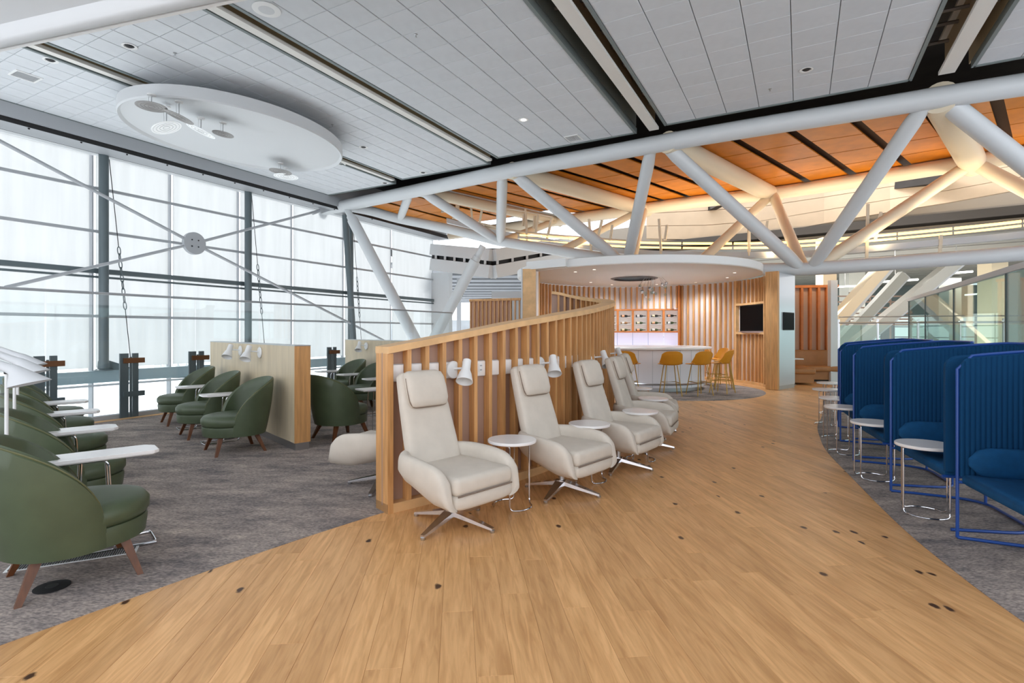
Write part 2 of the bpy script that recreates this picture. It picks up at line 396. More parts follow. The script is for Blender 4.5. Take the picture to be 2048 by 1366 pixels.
pl.sort(key=dfun)
def plank_mb(ln, mb=None, c=(0, 0)):
    mb = mb or MB(); b = .0011; h = ln / 2 - .0004; w2 = PW / 2 - .0003
    R = Matrix(((dy, dx, 0), (-dx, dy, 0), (0, 0, 1)))
    def q(x, y, z): return R @ Vector((x, y, z)) + Vector((c[0], c[1], 0))
    lo = [(-w2, -h, -.014), (w2, -h, -.014), (w2, h, -.014), (-w2, h, -.014)]
    md = [(a, c_, -b) for a, c_, _ in lo]; tp = [(a - math.copysign(b, a), c_ - math.copysign(b, c_), 0) for a, c_, _ in lo]
    V = [q(*p) for p in lo + md + tp]; Fs = [(8, 9, 10, 11)]
    for r in (0, 4):
        for k in range(4): Fs.append((r + k, r + (k + 1) % 4, r + 4 + (k + 1) % 4, r + 4 + k))
    return mb.add(V, Fs)
pm = {ln: plank_mb(ln).mesh('plank', OAKF, False) for ln in (1.2, 1.5, 1.8, 2.1)}
for x, y, ln in pl[:298]: link('plank', pm[ln], floor, (x, y, 0))
rest = MB()
for x, y, ln in pl[298:]: plank_mb(ln, rest, (x, y))
stuff(rest.build('far_planks', OAKF, floor, False))

def ext(P, closedpts): return [(p.x, p.y) for p in P] + closedpts
lc = ext(LBs, [(.3, 17.5), (-1.0, 19.0), (GL1.x, GL1.y), (GL0.x, GL0.y)])
struct(MB().prism(lc, -.015, .004).build('floor_carpet', CARPET, None, False), 'mottled grey carpet of the window side up to the glass screen')
rc = ext(RBs, [(9.2, 14.6), (9.0, 15.6), (8.3, 16.5), (8.3, 19.5), (15.8, 19.5), (13.5, 12.0), (9.8, 3.0), (9.4, -1.6)])
struct(MB().prism(rc, -.015, .004).build('floor_carpet', CARPET, None, False), 'mottled grey carpet under the blue booths right of the aisle')
cp = [(3.85 + 2.45 * math.cos(a * PI / 36), 13.75 + 2.5 * math.sin(a * PI / 36)) for a in range(72)]
struct(MB().prism(cp, -.015, .005).build('floor_carpet', CARPET, None, False), 'round grey carpet inlay under the bar stools')
e0, e1 = UV(-9.95, -3.2), UV(-9.95, 16.5)
struct(MB().beam(e0 + Vector((0, 0, -.02)), e1 + Vector((0, 0, -.02)), .14, .06).build('trim_1', OAKD, None, False), 'oak strip along the carpet edge at the glass screen')
struct(MB().beam(e0 + UV(-.14, 0, -.10), e1 + UV(-.14, 0, -.10), .14, .36).build('trim_2', MGREY, None, False), 'grey steel floor edge below the glass screen')

# ------------------------------------------------------------------ ceiling: seven tiles across each field, girders in the dark gaps between
CZ = 6.25
fields = [(-14.45, -11.5, 1.2, 13.2), (-10.93, -7.8, 2.6, 12.95), (-7.27, -3.51, 4.6, 12.6), (-2.7, 1.81, 6.2, 12.45), (2.78, 7.0, 7.9, 12.35)]
rows = [.44, .45, .535, .565, .6]
names = ['leftmost white tile field beside the window soffit', 'white tile field above the oval ceiling cloud', 'white tile field between the first and second girder gaps',
         'broad white tile field between the two wide girder gaps', 'white tile field at the top right corner']
for (u0, u1, v0, v1), rw, nm in zip(fields, rows, names):
    cf = cempty('ceiling', nm); cw = (u1 - u0) / 7; g = .006
    nr = int((v1 - v0) / rw); v0 = v1 - nr * rw
    def tile(mb, cu, cv, w_, h_):
        P = [UV(cu - w_, cv - h_), UV(cu + w_, cv - h_), UV(cu + w_, cv + h_), UV(cu - w_, cv + h_)]; s = .006
        Q = [UV(cu - w_ + s, cv - h_ + s), UV(cu + w_ - s, cv - h_ + s), UV(cu + w_ - s, cv + h_ - s), UV(cu - w_ + s, cv + h_ - s)]
        V = [(p.x, p.y, CZ + .03) for p in P] + [(p.x, p.y, CZ + .006) for p in P] + [(p.x, p.y, CZ) for p in Q]
        Fs = [(3, 2, 1, 0), (8, 9, 10, 11)]
        for r in (0, 4):
            for k in range(4): Fs.append((r + k, r + (k + 1) % 4, r + 4 + (k + 1) % 4, r + 4 + k))
        return mb.add(V, Fs)
    tmesh = tile(MB(), 0, 0, cw / 2 - g, rw / 2 - g * .55).mesh('tile', TILE, False)
    for i in range(7):
        for j in range(nr):
            p = UV(u0 + (i + .5) * cw, v0 + (j + .5) * rw); link('tile', tmesh, cf, (p.x, p.y, 0))
    hid = MB()
    P = [UV(u0, -2.5), UV(u1, -2.5), UV(u1, v0), UV(u0, v0)]
    hid.prism([(p.x, p.y) for p in P], CZ, CZ + .03); struct(hid.build('ceiling_panel', TILE, cf, False))
    P = [UV(u0, v0), UV(u1, v0), UV(u1, v1), UV(u0, v1)]
    struct(MB().prism([(p.x, p.y) for p in P], CZ + .031, CZ + .06).build('ceiling_grid', M('tile_joint', (150, 154, 158), .8), cf, False))
    ed = MB()
    for a, b in ((UV(u0 - .03, -2.5), UV(u0 - .03, v1 + .06)), (UV(u1 + .03, -2.5), UV(u1 + .03, v1 + .06)), (UV(u0 - .03, v1 + .03), UV(u1 + .03, v1 + .03))):
        ed.beam(a + Vector((0, 0, CZ + .05)), b + Vector((0, 0, CZ + .05)), .06, .13)
    ed.build('edge_trim', TRIMG, cf, False)
up = [UV(-15.6, -2.5), UV(9.5, -2.5), UV(12.5, 22), UV(-15.6, 22)]
struct(MB().prism([(p.x, p.y) for p in up], CZ + 1.0, CZ + 1.1).build('ceiling_roof_deck', DARK, None, False), 'dark roof deck seen in the gaps between the tile fields')
gl = ['slim white roof girder in the gap left of the oval ceiling cloud', 'white roof girder in the gap right of the oval ceiling cloud',
      'white roof girder in the wide gap near the top centre', 'broad white roof girder in the gap at the top right']
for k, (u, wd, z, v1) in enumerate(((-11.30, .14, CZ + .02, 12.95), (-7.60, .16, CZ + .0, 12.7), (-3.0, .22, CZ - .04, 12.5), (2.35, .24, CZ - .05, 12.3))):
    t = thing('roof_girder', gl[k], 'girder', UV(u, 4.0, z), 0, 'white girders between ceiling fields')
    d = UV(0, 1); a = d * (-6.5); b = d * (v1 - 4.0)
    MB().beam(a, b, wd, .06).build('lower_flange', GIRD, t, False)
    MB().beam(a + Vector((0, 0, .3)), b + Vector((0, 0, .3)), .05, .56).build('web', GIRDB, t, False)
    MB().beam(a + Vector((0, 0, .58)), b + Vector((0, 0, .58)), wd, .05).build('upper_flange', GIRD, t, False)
# side boards in the gaps
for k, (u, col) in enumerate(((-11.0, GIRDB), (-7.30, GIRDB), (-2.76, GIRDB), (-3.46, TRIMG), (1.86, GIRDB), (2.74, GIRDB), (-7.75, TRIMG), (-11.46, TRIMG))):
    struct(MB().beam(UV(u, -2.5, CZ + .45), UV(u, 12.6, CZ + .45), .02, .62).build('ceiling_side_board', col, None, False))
hb = MB(); ra = random.Random(5)
for u0, u1 in ((-3.4, -2.8), (1.95, 2.7)):
    v = 6.0
    while v < 12:
        a = UV(u0, v, CZ + ra.uniform(.3, .6)); b = UV(u1, v + ra.uniform(-.1, .1), a.z); hb.tube([a, b], .03, 6); hb.box(UV((u0 * .3 + u1 * .7), v + .12, CZ + .4), (.14, .2, .2), GANG); v += ra.uniform(.5, .9)
tag(hb.build('gap_brackets', M('bracket_steel', (110, 100, 92), .5, .5), None, False), 'dark pipes and brackets bunched above the wide girder gaps', 'brackets'); C.objects['gap_brackets']['kind'] = 'stuff'

# white bulkhead across the top left corner
A = UV(0, 0)
bk = thing('white_bulkhead', 'large white rounded bulkhead crossing the top left corner under the ceiling', 'bulkhead', (-3.6, 4.75, 4.62))
p0, p1 = Vector((-7.6, 5.9, 4.2)), Vector((-1.2, 4.06, 4.2)); dd = (p1 - p0).normalized(); nn = Vector((-dd.y, dd.x, 0))
prof = [(0, .06), (0, 0), (.03, -.02), (.10, -.02), (.13, 0), (.16, .10), (.45, .16), (.9, .18), (1.3, .26), (1.6, .5), (1.75, .9), (1.75, 1.7), (0.1, 1.7), (.06, .9)]
bk_o = bk.location
MB().loft([[q - nn * a + Vector((0, 0, z)) - bk_o for a, z in prof] for q in (p0, p1)]).build('soffit', LGREY, bk, True, 50)
MB().beam(p0 + nn * .02 - bk_o + Vector((0, 0, .03)), p1 + nn * .02 - bk_o + Vector((0, 0, .03)), .03, .08).build('edge_strip', WPAINT, bk, False)

# oval cloud and its disc lights
uc, vc = -11.0, 7.6
cl = thing('ceiling_cloud', 'white oval suspended ceiling cloud with disc lights over the green chairs', 'ceiling panel', UV(uc, vc, 5.74))
def oval(a, b, z, n=72): return [UV(b * math.cos(2 * PI * k / n), a * math.sin(2 * PI * k / n), z) for k in range(n)]
MB().loft([oval(2.30, 1.78, .05), oval(2.35, 1.83, .0), oval(2.37, 1.85, .03), oval(2.37, 1.85, .24), oval(2.33, 1.81, .26)]).build('oval_panel', LGREY, cl, True, 30)
for sg in (-1.5, 1.5): MB().tube([UV(0, sg, .24), UV(0, sg, .5)], .02).build('hanger', STEEL, cl)
PERF = M('perforated_disc_grey', (150, 148, 146), .5); PERW = EM('lit_disc_white', (240, 243, 244), .12)
dl = [(303, 189, 24, .25, 0, 'grey', 'grey disc light nearest the left tip of the oval cloud'), (358, 203, 31, .25, .35, 'grey', 'grey tilted disc light above the two white discs'),
      (333, 213, 42, .26, -.38, 'w', 'left white perforated disc light under the oval cloud'), (402, 236, 26, .27, .38, 'w', 'right white perforated disc light under the oval cloud'),
      (446, 245, 23, .2, .12, 'grey', 'grey disc light right of the two white discs'), (561, 326, 17, .27, .1, 'grey', 'grey disc light near the far right tip of the oval cloud'),
      (572, 336, 17, .30, .02, 'w', 'thin white disc light near the far right tip of the oval cloud')]
for px, py, dpy, r, tl, kind, lb in dl:
    p = atz(px, py, 5.74); hh = dpy / F * p.y
    t = thing('disc_light', lb, 'light', p, 0, 'disc lights under the oval cloud')
    MB().lathe([(.07, 0), (.07, -.02), (.02, -.035)], 20).build('ceiling_rose', WPAINT, t)
    MB().tube([(0, 0, -.03), (0, 0, -hh)], .008).tube([(-.05, 0, -.02), (-.05, 0, -hh + .02)], .003, 5).build('rod', STEEL, t)
    R = rot3(0, tl, .2); q = MB().lathe([(0, .012), (r * .5, .01), (r, 0), (r, -.008), (r * .5, -.004), (0, -.004)], 40, (0, 0, -hh), R)
    q.build('disc', PERF if kind == 'grey' else PERW, t)
    rg = MB()
    for k in range(1, 5):
        rg.tube([Vector((0, 0, -hh - .006)) + R @ Vector((r * k / 4.6 * math.cos(a * PI / 16), r * k / 4.6 * math.sin(a * PI / 16), 0)) for a in range(32)], .003, 4, True)
    stuff(rg.build('rings', PERF if kind == 'w' else M('ring_grey', (120, 118, 116), .5), t))

# small ceiling fittings
dlx = [(101, 120, 'recessed downlight at the left end of the ceiling, beside the vent'), (259, 92, 'recessed downlight left of the big ceiling speaker'), (1047, 239, 'lit recessed downlight over the centre of the aisle'),
       (1613, 139, 'recessed downlight in the tile field at upper right'), (846, 345, 'small recessed downlight close to the roof truss'), (727, 294, 'small recessed downlight in the middle of the left fields'),
       (770, 366, 'tiny recessed downlight near the truss end'), (683, 328, 'tiny recessed downlight beside the far tip of the oval cloud')]
for px, py, lb in dlx:
    p = atz(px, py, CZ); t = thing('downlight', lb, 'ceiling light', p)
    MB().lathe([(.10, .0), (.115, -.006), (.115, -.010), (.085, -.012), (.07, 0)], 24).build('trim_ring', WPAINT, t)
    MB().lathe([(.06, -.004), (.05, -.014), (0, -.016)], 20).build('lens', EM('downlight_lens', (255, 250, 240), 6) if px == 1047 else BLACKM, t)
p = atz(533, 18, CZ); t = thing('ceiling_speaker', 'round white speaker grille in the ceiling at upper left', 'speaker', p)
MB().lathe([(.19, 0), (.20, -.012), (.17, -.02)], 36).build('rim', WPAINT, t); MB().lathe([(.16, -.012), (.1, -.022), (0, -.024)], 36).build('grille', LGREY, t)
for px, py, lb in ((51, 152, 'square air vent in the leftmost ceiling field'), (1147, 276, 'pale air vent in the ceiling just before the truss')):
    p = atz(px, py, CZ); t = thing('air_vent', lb, 'vent', p, GANG)
    fr = MB()
    for a, b, l, w_ in ((0, .17, .4, .03), (0, -.17, .4, .03), (.185, 0, .03, .31), (-.185, 0, .03, .31)): fr.box((a, b, -.008), (l, w_, .016))
    fr.build('frame', WPAINT, t, False); s = MB().box((0, 0, -.004), (.34, .31, .004))
    for k in range(7): s.box((0, -.13 + k * .043, -.01), (.33, .02, .008), mat=rot3(.5))
    stuff(s.build('louvres', LGREY, t, False))
for k, (px, py, lb) in enumerate(((832, 69, 'tiny sprinkler head in the tile field at top centre'), (1540, 178, 'tiny sprinkler head below the right hand downlight'), (350, 106, 'tiny sprinkler head above the oval cloud'), (665, 249, 'tiny sprinkler head beside the oval cloud edge'))):
    p = atz(px, py, CZ); t = thing('sprinkler', lb, 'sprinkler', p)
    MB().lathe([(.03, 0), (.03, -.006), (.008, -.01), (.008, -.04), (.022, -.045), (0, -.05)], 12).build('head', STEEL, t)

# ------------------------------------------------------------------ window wall at u = -15.5
WU = -15.5
vb = [-3.2, -1.2, .9, 2.85, 4.75, 6.67, 8.54, 10.6, 12.6, 14.98, 17.7, 20.7]
wl = cempty('wall_left', 'tall window wall with white translucent blinds behind the glass screen')
for i in range(len(vb) - 1):
    a, b = UV(WU - .05, vb[i] + .07), UV(WU - .05, vb[i + 1] - .07)
    MB().beam(a + Vector((0, 0, 3.22)), b + Vector((0, 0, 3.22)), .012, 5.32).build('blind', BLIND, wl, False)
for v in vb:
    MB().beam(UV(WU - .13, v, -3.5), UV(WU - .13, v, 6.1), .05, .1, (1, 0, 0)).build('mullion', MGREY, wl, False)
for z, h_, th in ((5.06, .07, .05), (3.98, .07, .05), (2.99, .12, .14), (2.84, .05, .1), (1.86, .07, .06), (.12, .05, .05), (-.75, .06, .05), (-1.7, .06, .05)):
    MB().beam(UV(WU + .02, vb[0], z), UV(WU + .02, vb[-1], z), th, h_).build('transom', DGREY if abs(z - 2.95) < .2 else MGREY, wl, False)
MB().beam(UV(WU + .03, vb[0], .38), UV(WU + .03, vb[-1], .38), .24, .22).beam(UV(WU - .02, vb[0], .24), UV(WU - .02, vb[-1], .24), .16, .1).build('sill_beam', M('sill_steel', (138, 156, 162), .45), wl, False)
for i in range(len(vb) - 1):
    MB().beam(UV(WU - .2, vb[i] + .03, -1.6), UV(WU - .2, vb[i + 1] - .03, -1.6), .01, 3.6).build('pane', GLASS, wl, False)
# soffit over the windows
sf = cempty('trim_3', 'pale grey soffit with a dark slot above the window blinds')
MB().beam(UV(-14.49, -3.2, 6.10), UV(-14.49, 14.0, 6.10), .06, .30).build('fascia', MGREY, sf, False)
MB().beam(UV(-14.54, -3.2, 5.93), UV(-14.54, 20.5, 5.93), .02, .16).build('slot', BLACKM, sf, False)
MB().beam(UV(-14.88, -3.2, 5.875), UV(-14.88, 20.7, 5.875), .64, .03).build('soffit_board', MGREY, sf, False)
MB().beam(UV(-15.21, -3.2, 5.87), UV(-15.21, 20.7, 5.87), .03, .02).build('dark_line', BLACKM, sf, False)  # thin black strip beside the soffit board
MB().beam(UV(-15.40, -3.2, 5.95), UV(-15.40, 20.7, 5.95), .36, .12).build('blind_pelmet', LGREY, sf, False)
MB().beam(UV(-15.2, -3.2, 6.6), UV(-15.2, 20.7, 6.6), .9, 1.1).build('upper_board', MGREY, sf, False)
for k in range(14):
    MB().lathe([(.02, .02), (.02, -.02), (.01, -.03)], 10, UV(-14.62, 3.2 + k * .95, 5.86)).build('spotlight', BLACKM, sf)
# columns
for k, (v, lb) in enumerate(((2.85, 'grey steel column of the window wall, just outside the left edge'), (6.78, 'grey steel window column at left with a foot bracket'), (10.72, 'grey steel window column behind the oak partition'), (15.05, 'dark grey steel window column under the truss end'))):
    p = UV(WU + .25, v, .5)
    t = thing('steel_column', lb, 'column', p, 0, 'steel columns of the window wall')
    MB().tube([(0, 0, .22), (0, 0, 5.5)], .105, 20).build('shaft', DGREY, t)
    MB().lathe([(.20, 0), (.20, .02), (.13, .06), (.115, .24)], 20).build('foot', DGREY, t)
    g = UV(0, 1); wg = MB().hexa([g * .08 + Vector((0, 0, .0)) + UV(s_, 0) for s_ in (-.03,)] + [g * .62 + UV(-.03, 0), g * .62 + UV(.03, 0), g * .08 + UV(.03, 0)],
                             [g * .08 + UV(-.03, 0, .26), g * .60 + UV(-.03, 0, .05), g * .60 + UV(.03, 0, .05), g * .08 + UV(.03, 0, .26)])
    wg.build('bracket', DGREY, t, False)
    # stay cable with chain links
    cb = MB(); top = g * .12 + Vector((0, 0, 5.3)); bot = g * .62 + Vector((0, 0, .1))
    def cpt(t_): return top.lerp(bot, t_)
    cb.tube([cpt(0), cpt(.42)], .009, 6); cb.tube([cpt(.72), cpt(1)], .009, 6); cb.build('stay_cable', BLACKM, t)
    n_l = 9
    ch = MB(); kk = 0
    for k2 in range(n_l):
        c0 = cpt(.42 + .3 * (k2 + .5) / n_l); ln = .3 * (top - bot).length / n_l * .62; ax = (bot - top).normalized()
        sd = UV(1, 0) if k2 % 2 else UV(0, 1); sd = (sd - ax * sd.dot(ax)).normalized()
        ch.tube([c0 + ax * ln * math.cos(a * PI / 6) + sd * .035 * math.sin(a * PI / 6) for a in range(12)], .012, 5, True)
    ch.build('chain', DGREY, t)
# outside
struct(MB().box((-30, 30, -4.2), (160, 160, .2)).build('ground_outside', M('pale_apron', (226, 228, 230), .8, vary=.05, scale=.2), None, False), 'pale bright apron outside below the window wall')

# X brace with its round hub plate
PU = -14.9
xb = thing('cross_brace', 'grey steel cross bracing rods with a round hub plate before the blinds', 'brace', atu(388, 487, PU)); xo = xb.location
def bp(px, py): return atu(px, py, PU) - xo
for i, (a, b) in enumerate((((-330, 108), (388, 487)), ((388, 487), (860, 728)), ((388, 487), (640, 421)), ((10, 575), (388, 487)))):
    MB().tube([bp(*a), bp(*b)], .04, 10).build('rod', MGREY, xb)
e = bp(640, 421); f_ = bp(686, 404); MB().beam(e, f_, .05, .22).tube([e - (f_ - e) * .3, e], .06, 10).build('clevis', MGREY, xb)
R = rot3(0, PI / 2, 0); Rg = Matrix.Rotation(-math.asin(GS), 3, 'Z') @ R
MB().lathe([(0, .06), (.30, .06), (.31, .05), (.31, -.05), (.30, -.06), (0, -.06)], 40, (0, 0, 0), Rg).build('hub_plate', MGREY, xb)
bl = MB()
for a, b in ((.09, .09), (-.09, .09), (.09, -.09), (-.09, -.09)): bl.lathe([(.02, .062), (.02, .07), (0, .07)], 10, Rg @ Vector((a, b, 0)), Rg)
bl.build('bolts', BLACKM, xb)

# ------------------------------------------------------------------ glass screen along the carpet edge (u = -9.95)
gu = -9.95
def vpx(px, u):
    d = (px - 1024) / F; Y = u / (d * GC - GS); return uv_of(d * Y, Y)[1]
pv = [vpx(px, gu) for px in (-420, -120, 92, 258, 392, 520, 662, 775, 850, 905)]
gs = thing('glass_screen', 'frameless clear glass screen on dark twin posts along the window side', 'glass screen', UV(gu, 6, 0)); go = gs.location
for i in range(len(pv) - 1):
    a, b = UV(gu - .02, pv[i] + .015, 1.09) - go, UV(gu - .02, pv[i + 1] - .015, 1.09) - go
    MB().beam(a, b, .012, 1.96).build('pane', GLASS, gs, False)
for v in pv:
    p = UV(gu, v, 0) - go
    po = MB()
    po.beam(p + UV(.05, -.10, .03), p + UV(.05, -.10, 1.10), .03, .13, UV(0, 1)); po.beam(p + UV(.05, .07, .03), p + UV(.05, .07, 1.10), .03, .09, UV(0, 1)); po.beam(p + UV(.05, .0, .03), p + UV(.05, .0, 1.04), .02, .03, UV(0, 1))
    po.build('post', DGREY, gs, False)
    for z in (.98, .42): MB().beam(p + UV(.08, -.12, z), p + UV(.08, .20, z), .03, .085).build('clamp', BRONZE if z > .9 else DGREY, gs, False)
MB().tube([UV(gu - .02, pv[0], 2.085) - go, UV(gu - .02, pv[-1], 2.085) - go], .022, 8).build('top_rail', MGREY, gs)

# ------------------------------------------------------------------ roof truss
tr = thing('roof_truss', 'white tubular steel roof truss spanning the lounge from window to right edge', 'truss', (3.0, 13.0, 0)); to = tr.location
TZ = 6.0
def T(px, py): return atz(px, py, TZ)
ft = [T(*p) for p in ((640, 421), (690, 411), (820, 384), (1012, 343), (1180, 313), (1348, 282), (1520, 253), (1690, 226), (1860, 198), (2048, 169), (2300, 132), (2600, 90))]
bt = [T(*p) for p in ((900, 470), (1112, 442), (1287, 418), (1402, 403), (1545, 387), (1648, 372), (1868, 337), (2048, 308), (2300, 268), (2600, 222))]
bc = [Vector(p) for p in ((-6.0, 19.1, 6.0), (-5.1, 19.3, 5.86))] + [at(797, 437, 19.3), at(880, 454, 19.2), at(962, 473, 18.8), at(1003, 483, 18.5), at(1085, 496, 17.9), at(1167, 510, 17.07), at(1250, 522, 16.2), at(1350, 531, 15.4),
      at(1450, 538, 14.76), at(1600, 538, 13.9), at(1720, 531, 13.2), at(1868, 520, 12.56), at(2048, 506, 11.8), at(2300, 478, 10.9), at(2600, 440, 10.0)]
MB().tube([p - to for p in smoothpts(ft, 4)], .205, 20).build('front_top_chord', TRUSS, tr)
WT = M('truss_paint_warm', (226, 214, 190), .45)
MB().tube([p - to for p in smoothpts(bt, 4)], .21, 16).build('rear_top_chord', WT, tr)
MB().tube([p - to for p in smoothpts(bc, 4)], .17, 20).build('bottom_chord', TRUSS, tr)
fp = lambda px, py: T(px, py)
B1, B2, B3, B4, B5 = at(800, 438, 19.3), at(1003, 483, 18.5), at(1245, 522, 16.2), at(1612, 538, 13.85), at(2250, 484, 11.1)
for a, b, r in ((T(820, 384), B1, .14), (T(1005, 345), at(1001, 483, 18.5), .16), (T(1304, 290), at(1255, 522, 16.1), .16), (T(1858, 198), at(1622, 537, 13.8), .16),
                (T(840, 381), at(998, 482, 18.5), .16), (T(1020, 342), at(1240, 521, 16.25), .17), (T(1325, 286), at(1604, 538, 13.9), .17), (T(1880, 195), B5, .19)):
    d = (b - a).normalized()
    MB().tube([a - to, a + d * .25 - to, a + d * .5 - to, b - d * .5 - to, b - d * .2 - to, b - to], [r * .85, r * .85, r, r, r * .85, r * .8], 16).build('diagonal', TRUSS, tr)
for a, b, r in ((T(1545, 387), at(1390, 533, 15.1), .14), (T(1545, 387), at(1606, 536, 13.9), .15), (T(1945, 325), at(1630, 535, 13.8), .16), (T(1945, 325), B5, .17), (T(1287, 418), at(1262, 522, 16.1), .17),
                (T(1287, 418), at(1120, 502, 17.5), .12), (T(1112, 442), at(1003, 483, 18.5), .13)):
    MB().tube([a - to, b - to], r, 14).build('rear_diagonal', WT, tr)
for a, b, r in ((T(835, 381), T(1112, 442), .18), (T(1022, 341), T(1287, 418), .24), (T(1335, 284), T(1545, 390), .26), (T(1880, 195), T(1945, 325), .30)):
    d = (b - a).normalized(); b2 = b + d * .25
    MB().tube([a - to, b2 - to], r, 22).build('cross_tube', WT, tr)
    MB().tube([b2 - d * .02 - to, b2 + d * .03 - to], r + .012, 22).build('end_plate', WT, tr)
    o_ = Vector((0, 0, r + .03)); MB().beam(a + o_ - to + d * .3, b + o_ - to, .12, .07).build('cross_tube_rail', LGREY, tr, False)
# left struts
for (a, b, r, lb) in ((Vector((-5.95, 19.0, 5.95)), Vector((-2.6, 16.3, .0)), .19, 'big pale grey slanting strut below the left end of the truss'), (at(966, 492, 19.5), Vector((-4.3, 20.6, -1.2)), .20, 'big pale grey slanting strut leaning right before the far steelwork')):
    if r == .19: b = at(836, 690, 17.3); b = b + (b - a).normalized() * 1.35
    t = thing('roof_strut', lb, 'strut', b, 0, 'slanting struts on the window side'); a2 = a - b; d = (-a2).normalized()
    MB().tube([a2, a2 + d * .5], r * .6, 16).build('neck', TRUSS, t); MB().tube([a2 + d * .45, a2 + d * .6, a2 + d * .62, Vector((0, 0, 0)) - d * .0], [r * .8, r * .8, r, r], 18).build('tube', TRUSS, t)
t = thing('roof_strut', 'dark grey slanting post beside the window column at the truss end', 'strut', atu(712, 690, WU + .6), 0, 'slanting struts on the window side')
a = atu(690, 430, WU + .6) - t.location; MB().tube([a, (0, 0, -1.2)], .11, 14).build('tube', DGREY, t)

# ------------------------------------------------------------------ amber timber ceiling between the truss chords
am = cempty('ceiling_timber', 'glowing amber timber ceiling panels between the truss chords')
AZ = 6.22
gl_ = [((700, 421), (860, 462)), ((770, 404), (930, 447)), ((830, 392), (1010, 436)), ((875, 383), (1045, 428)), ((907, 377), (1094, 421)), ((946, 369), (1186, 429)), ((997, 359), (1240, 422)), ((1116, 340), (1342, 406)), ((1190, 326), (1389, 399)), ((1254.6, 314), (1450, 389)), ((1350, 296), (1530, 383)),
       ((1463, 276), (1619, 366)), ((1573, 257), (1707, 350)), ((1703, 238), (1817, 332)), ((1848, 212), (1922, 315)), ((1990, 188), (2020, 300)), ((2140, 164), (2130, 284)), ((2300, 140), (2260, 262))]
L_ = [(atz(a[0], a[1], AZ), atz(b[0], b[1], AZ)) for a, b in gl_]
for i in range(len(L_) - 1):
    (a0, b0), (a1, b1) = L_[i], L_[i + 1]
    wd = ((a1 - a0).length + (b1 - b0).length) / 2; e = min(.3, .11 / max(wd, .2))
    for k in range(4):
        t0, t1 = k / 4 + .004, (k + 1) / 4 - .004
        q = []
        for s_, t_ in ((e, t0), (1 - e, t0), (1 - e, t1), (e, t1)):
            lo = a0.lerp(a1, s_); hi = b0.lerp(b1, s_); q.append(lo.lerp(hi, t_))
        MB().hexa(q, [p + Vector((0, 0, .03)) for p in q]).build('panel', AMBER, am, False)
for i in range(len(L_) - 1):
    (a0, b0), (a1, b1) = L_[i], L_[i + 1]
    q = [a0 + (a0 - b0) * .06, a1 + (a1 - b1) * .06, b1 + (b1 - a1) * .12, b0 + (b0 - a0) * .12]
    MB().hexa([p + Vector((0, 0, .14)) for p in q], [p + Vector((0, 0, .2)) for p in q]).build('backing_board', M('dark_timber', (70, 44, 28), .7), am, False)
# ------------------------------------------------------------------ curved slatted divider
Fp = [Vector((x, y, 0)) for x, y in ((-.99, 4.23), (-.50, 4.66), (0.0, 5.12), (.42, 5.62), (.80, 6.22), (1.14, 6.98), (1.44, 7.82), (1.66, 8.6), (1.77, 9.3), (1.70, 9.95), (1.47, 10.42), (1.15, 10.68), (.80, 10.72))]
Fs_ = smoothpts(Fp, 12)
cum = [0.0]
for i in range(1, len(Fs_)): cum.append(cum[-1] + (Fs_[i] - Fs_[i - 1]).length)
FL = cum[-1]
def fcurve(s):
    s = max(0, min(FL - 1e-4, s)); i = 0
    while cum[i + 1] < s: i += 1
    t = (s - cum[i]) / (cum[i + 1] - cum[i]); p = Fs_[i].lerp(Fs_[i + 1], t)
    a, b = Fs_[max(i - 1, 0)], Fs_[min(i + 2, len(Fs_) - 1)]; d = (b - a).normalized()
    return p, d, Vector((-d.y, d.x, 0))
def interp(x, X, Y_):
    if x <= X[0]: return Y_[0]
    for i in range(len(X) - 1):
        if x <= X[i + 1]: return Y_[i] + (Y_[i + 1] - Y_[i]) * (x - X[i]) / (X[i + 1] - X[i])
    return Y_[-1]
def ftop(s): return interp(s, [0, .7, 1.4, 2.4, 5.3, 7.0, FL], [1.335, 1.445, 1.555, 1.675, 1.95, 2.12, 2.27])
dv = thing('slatted_divider', 'long curved oak slat divider behind the cream lounge chairs, rising towards the bar', 'divider', (.4, 6.5, 0)); do = dv.location
NS = 90
ss = [FL * i / NS for i in range(NS + 1)]
TH = .20
# back panel in the middle
A_, B_ = [], []
for s in ss:
    p, d, n = fcurve(s); A_.append(p + n * .085 - do + Vector((0, 0, .05))); B_.append(p + n * .085 - do + Vector((0, 0, ftop(s) - .05)))
MB().ribbon(A_, B_, .018).build('back_panel', BACKP, dv, True, 60)
def band(z0f, z1f, o0, o1, s0=0.0, s1=FL, n=90):
    rings = []
    for i in range(n + 1):
        s = s0 + (s1 - s0) * i / n; p, d, nn_ = fcurve(s); p = p - do
        rings.append([p + nn_ * o0 + Vector((0, 0, z0f(s))), p + nn_ * o1 + Vector((0, 0, z0f(s))), p + nn_ * o1 + Vector((0, 0, z1f(s))), p + nn_ * o0 + Vector((0, 0, z1f(s)))])
    return MB().loft(rings)
band(lambda s: ftop(s) - .055, lambda s: ftop(s), -.012, TH + .012).build('top_rail', OAKD, dv, True, 35)
band(lambda s: .0, lambda s: .075, .0, TH).build('base_rail', OAKD, dv, True, 35)
band(lambda s: 1.045, lambda s: 1.19, .068, .08, .05, 5.6).build('power_rail', LGREY, dv, True, 35)
p, d, n = fcurve(0)
pe = p - do; zt = ftop(0)
MB().hexa([pe, pe + d * .05, pe + d * .05 + n * TH, pe + n * TH], [q + Vector((0, 0, zt - .055)) for q in (pe, pe + d * .05, pe + d * .05 + n * TH, pe + n * TH)]).build('end_post', OAK, dv, False)
k = 0; s = .20; ns = []
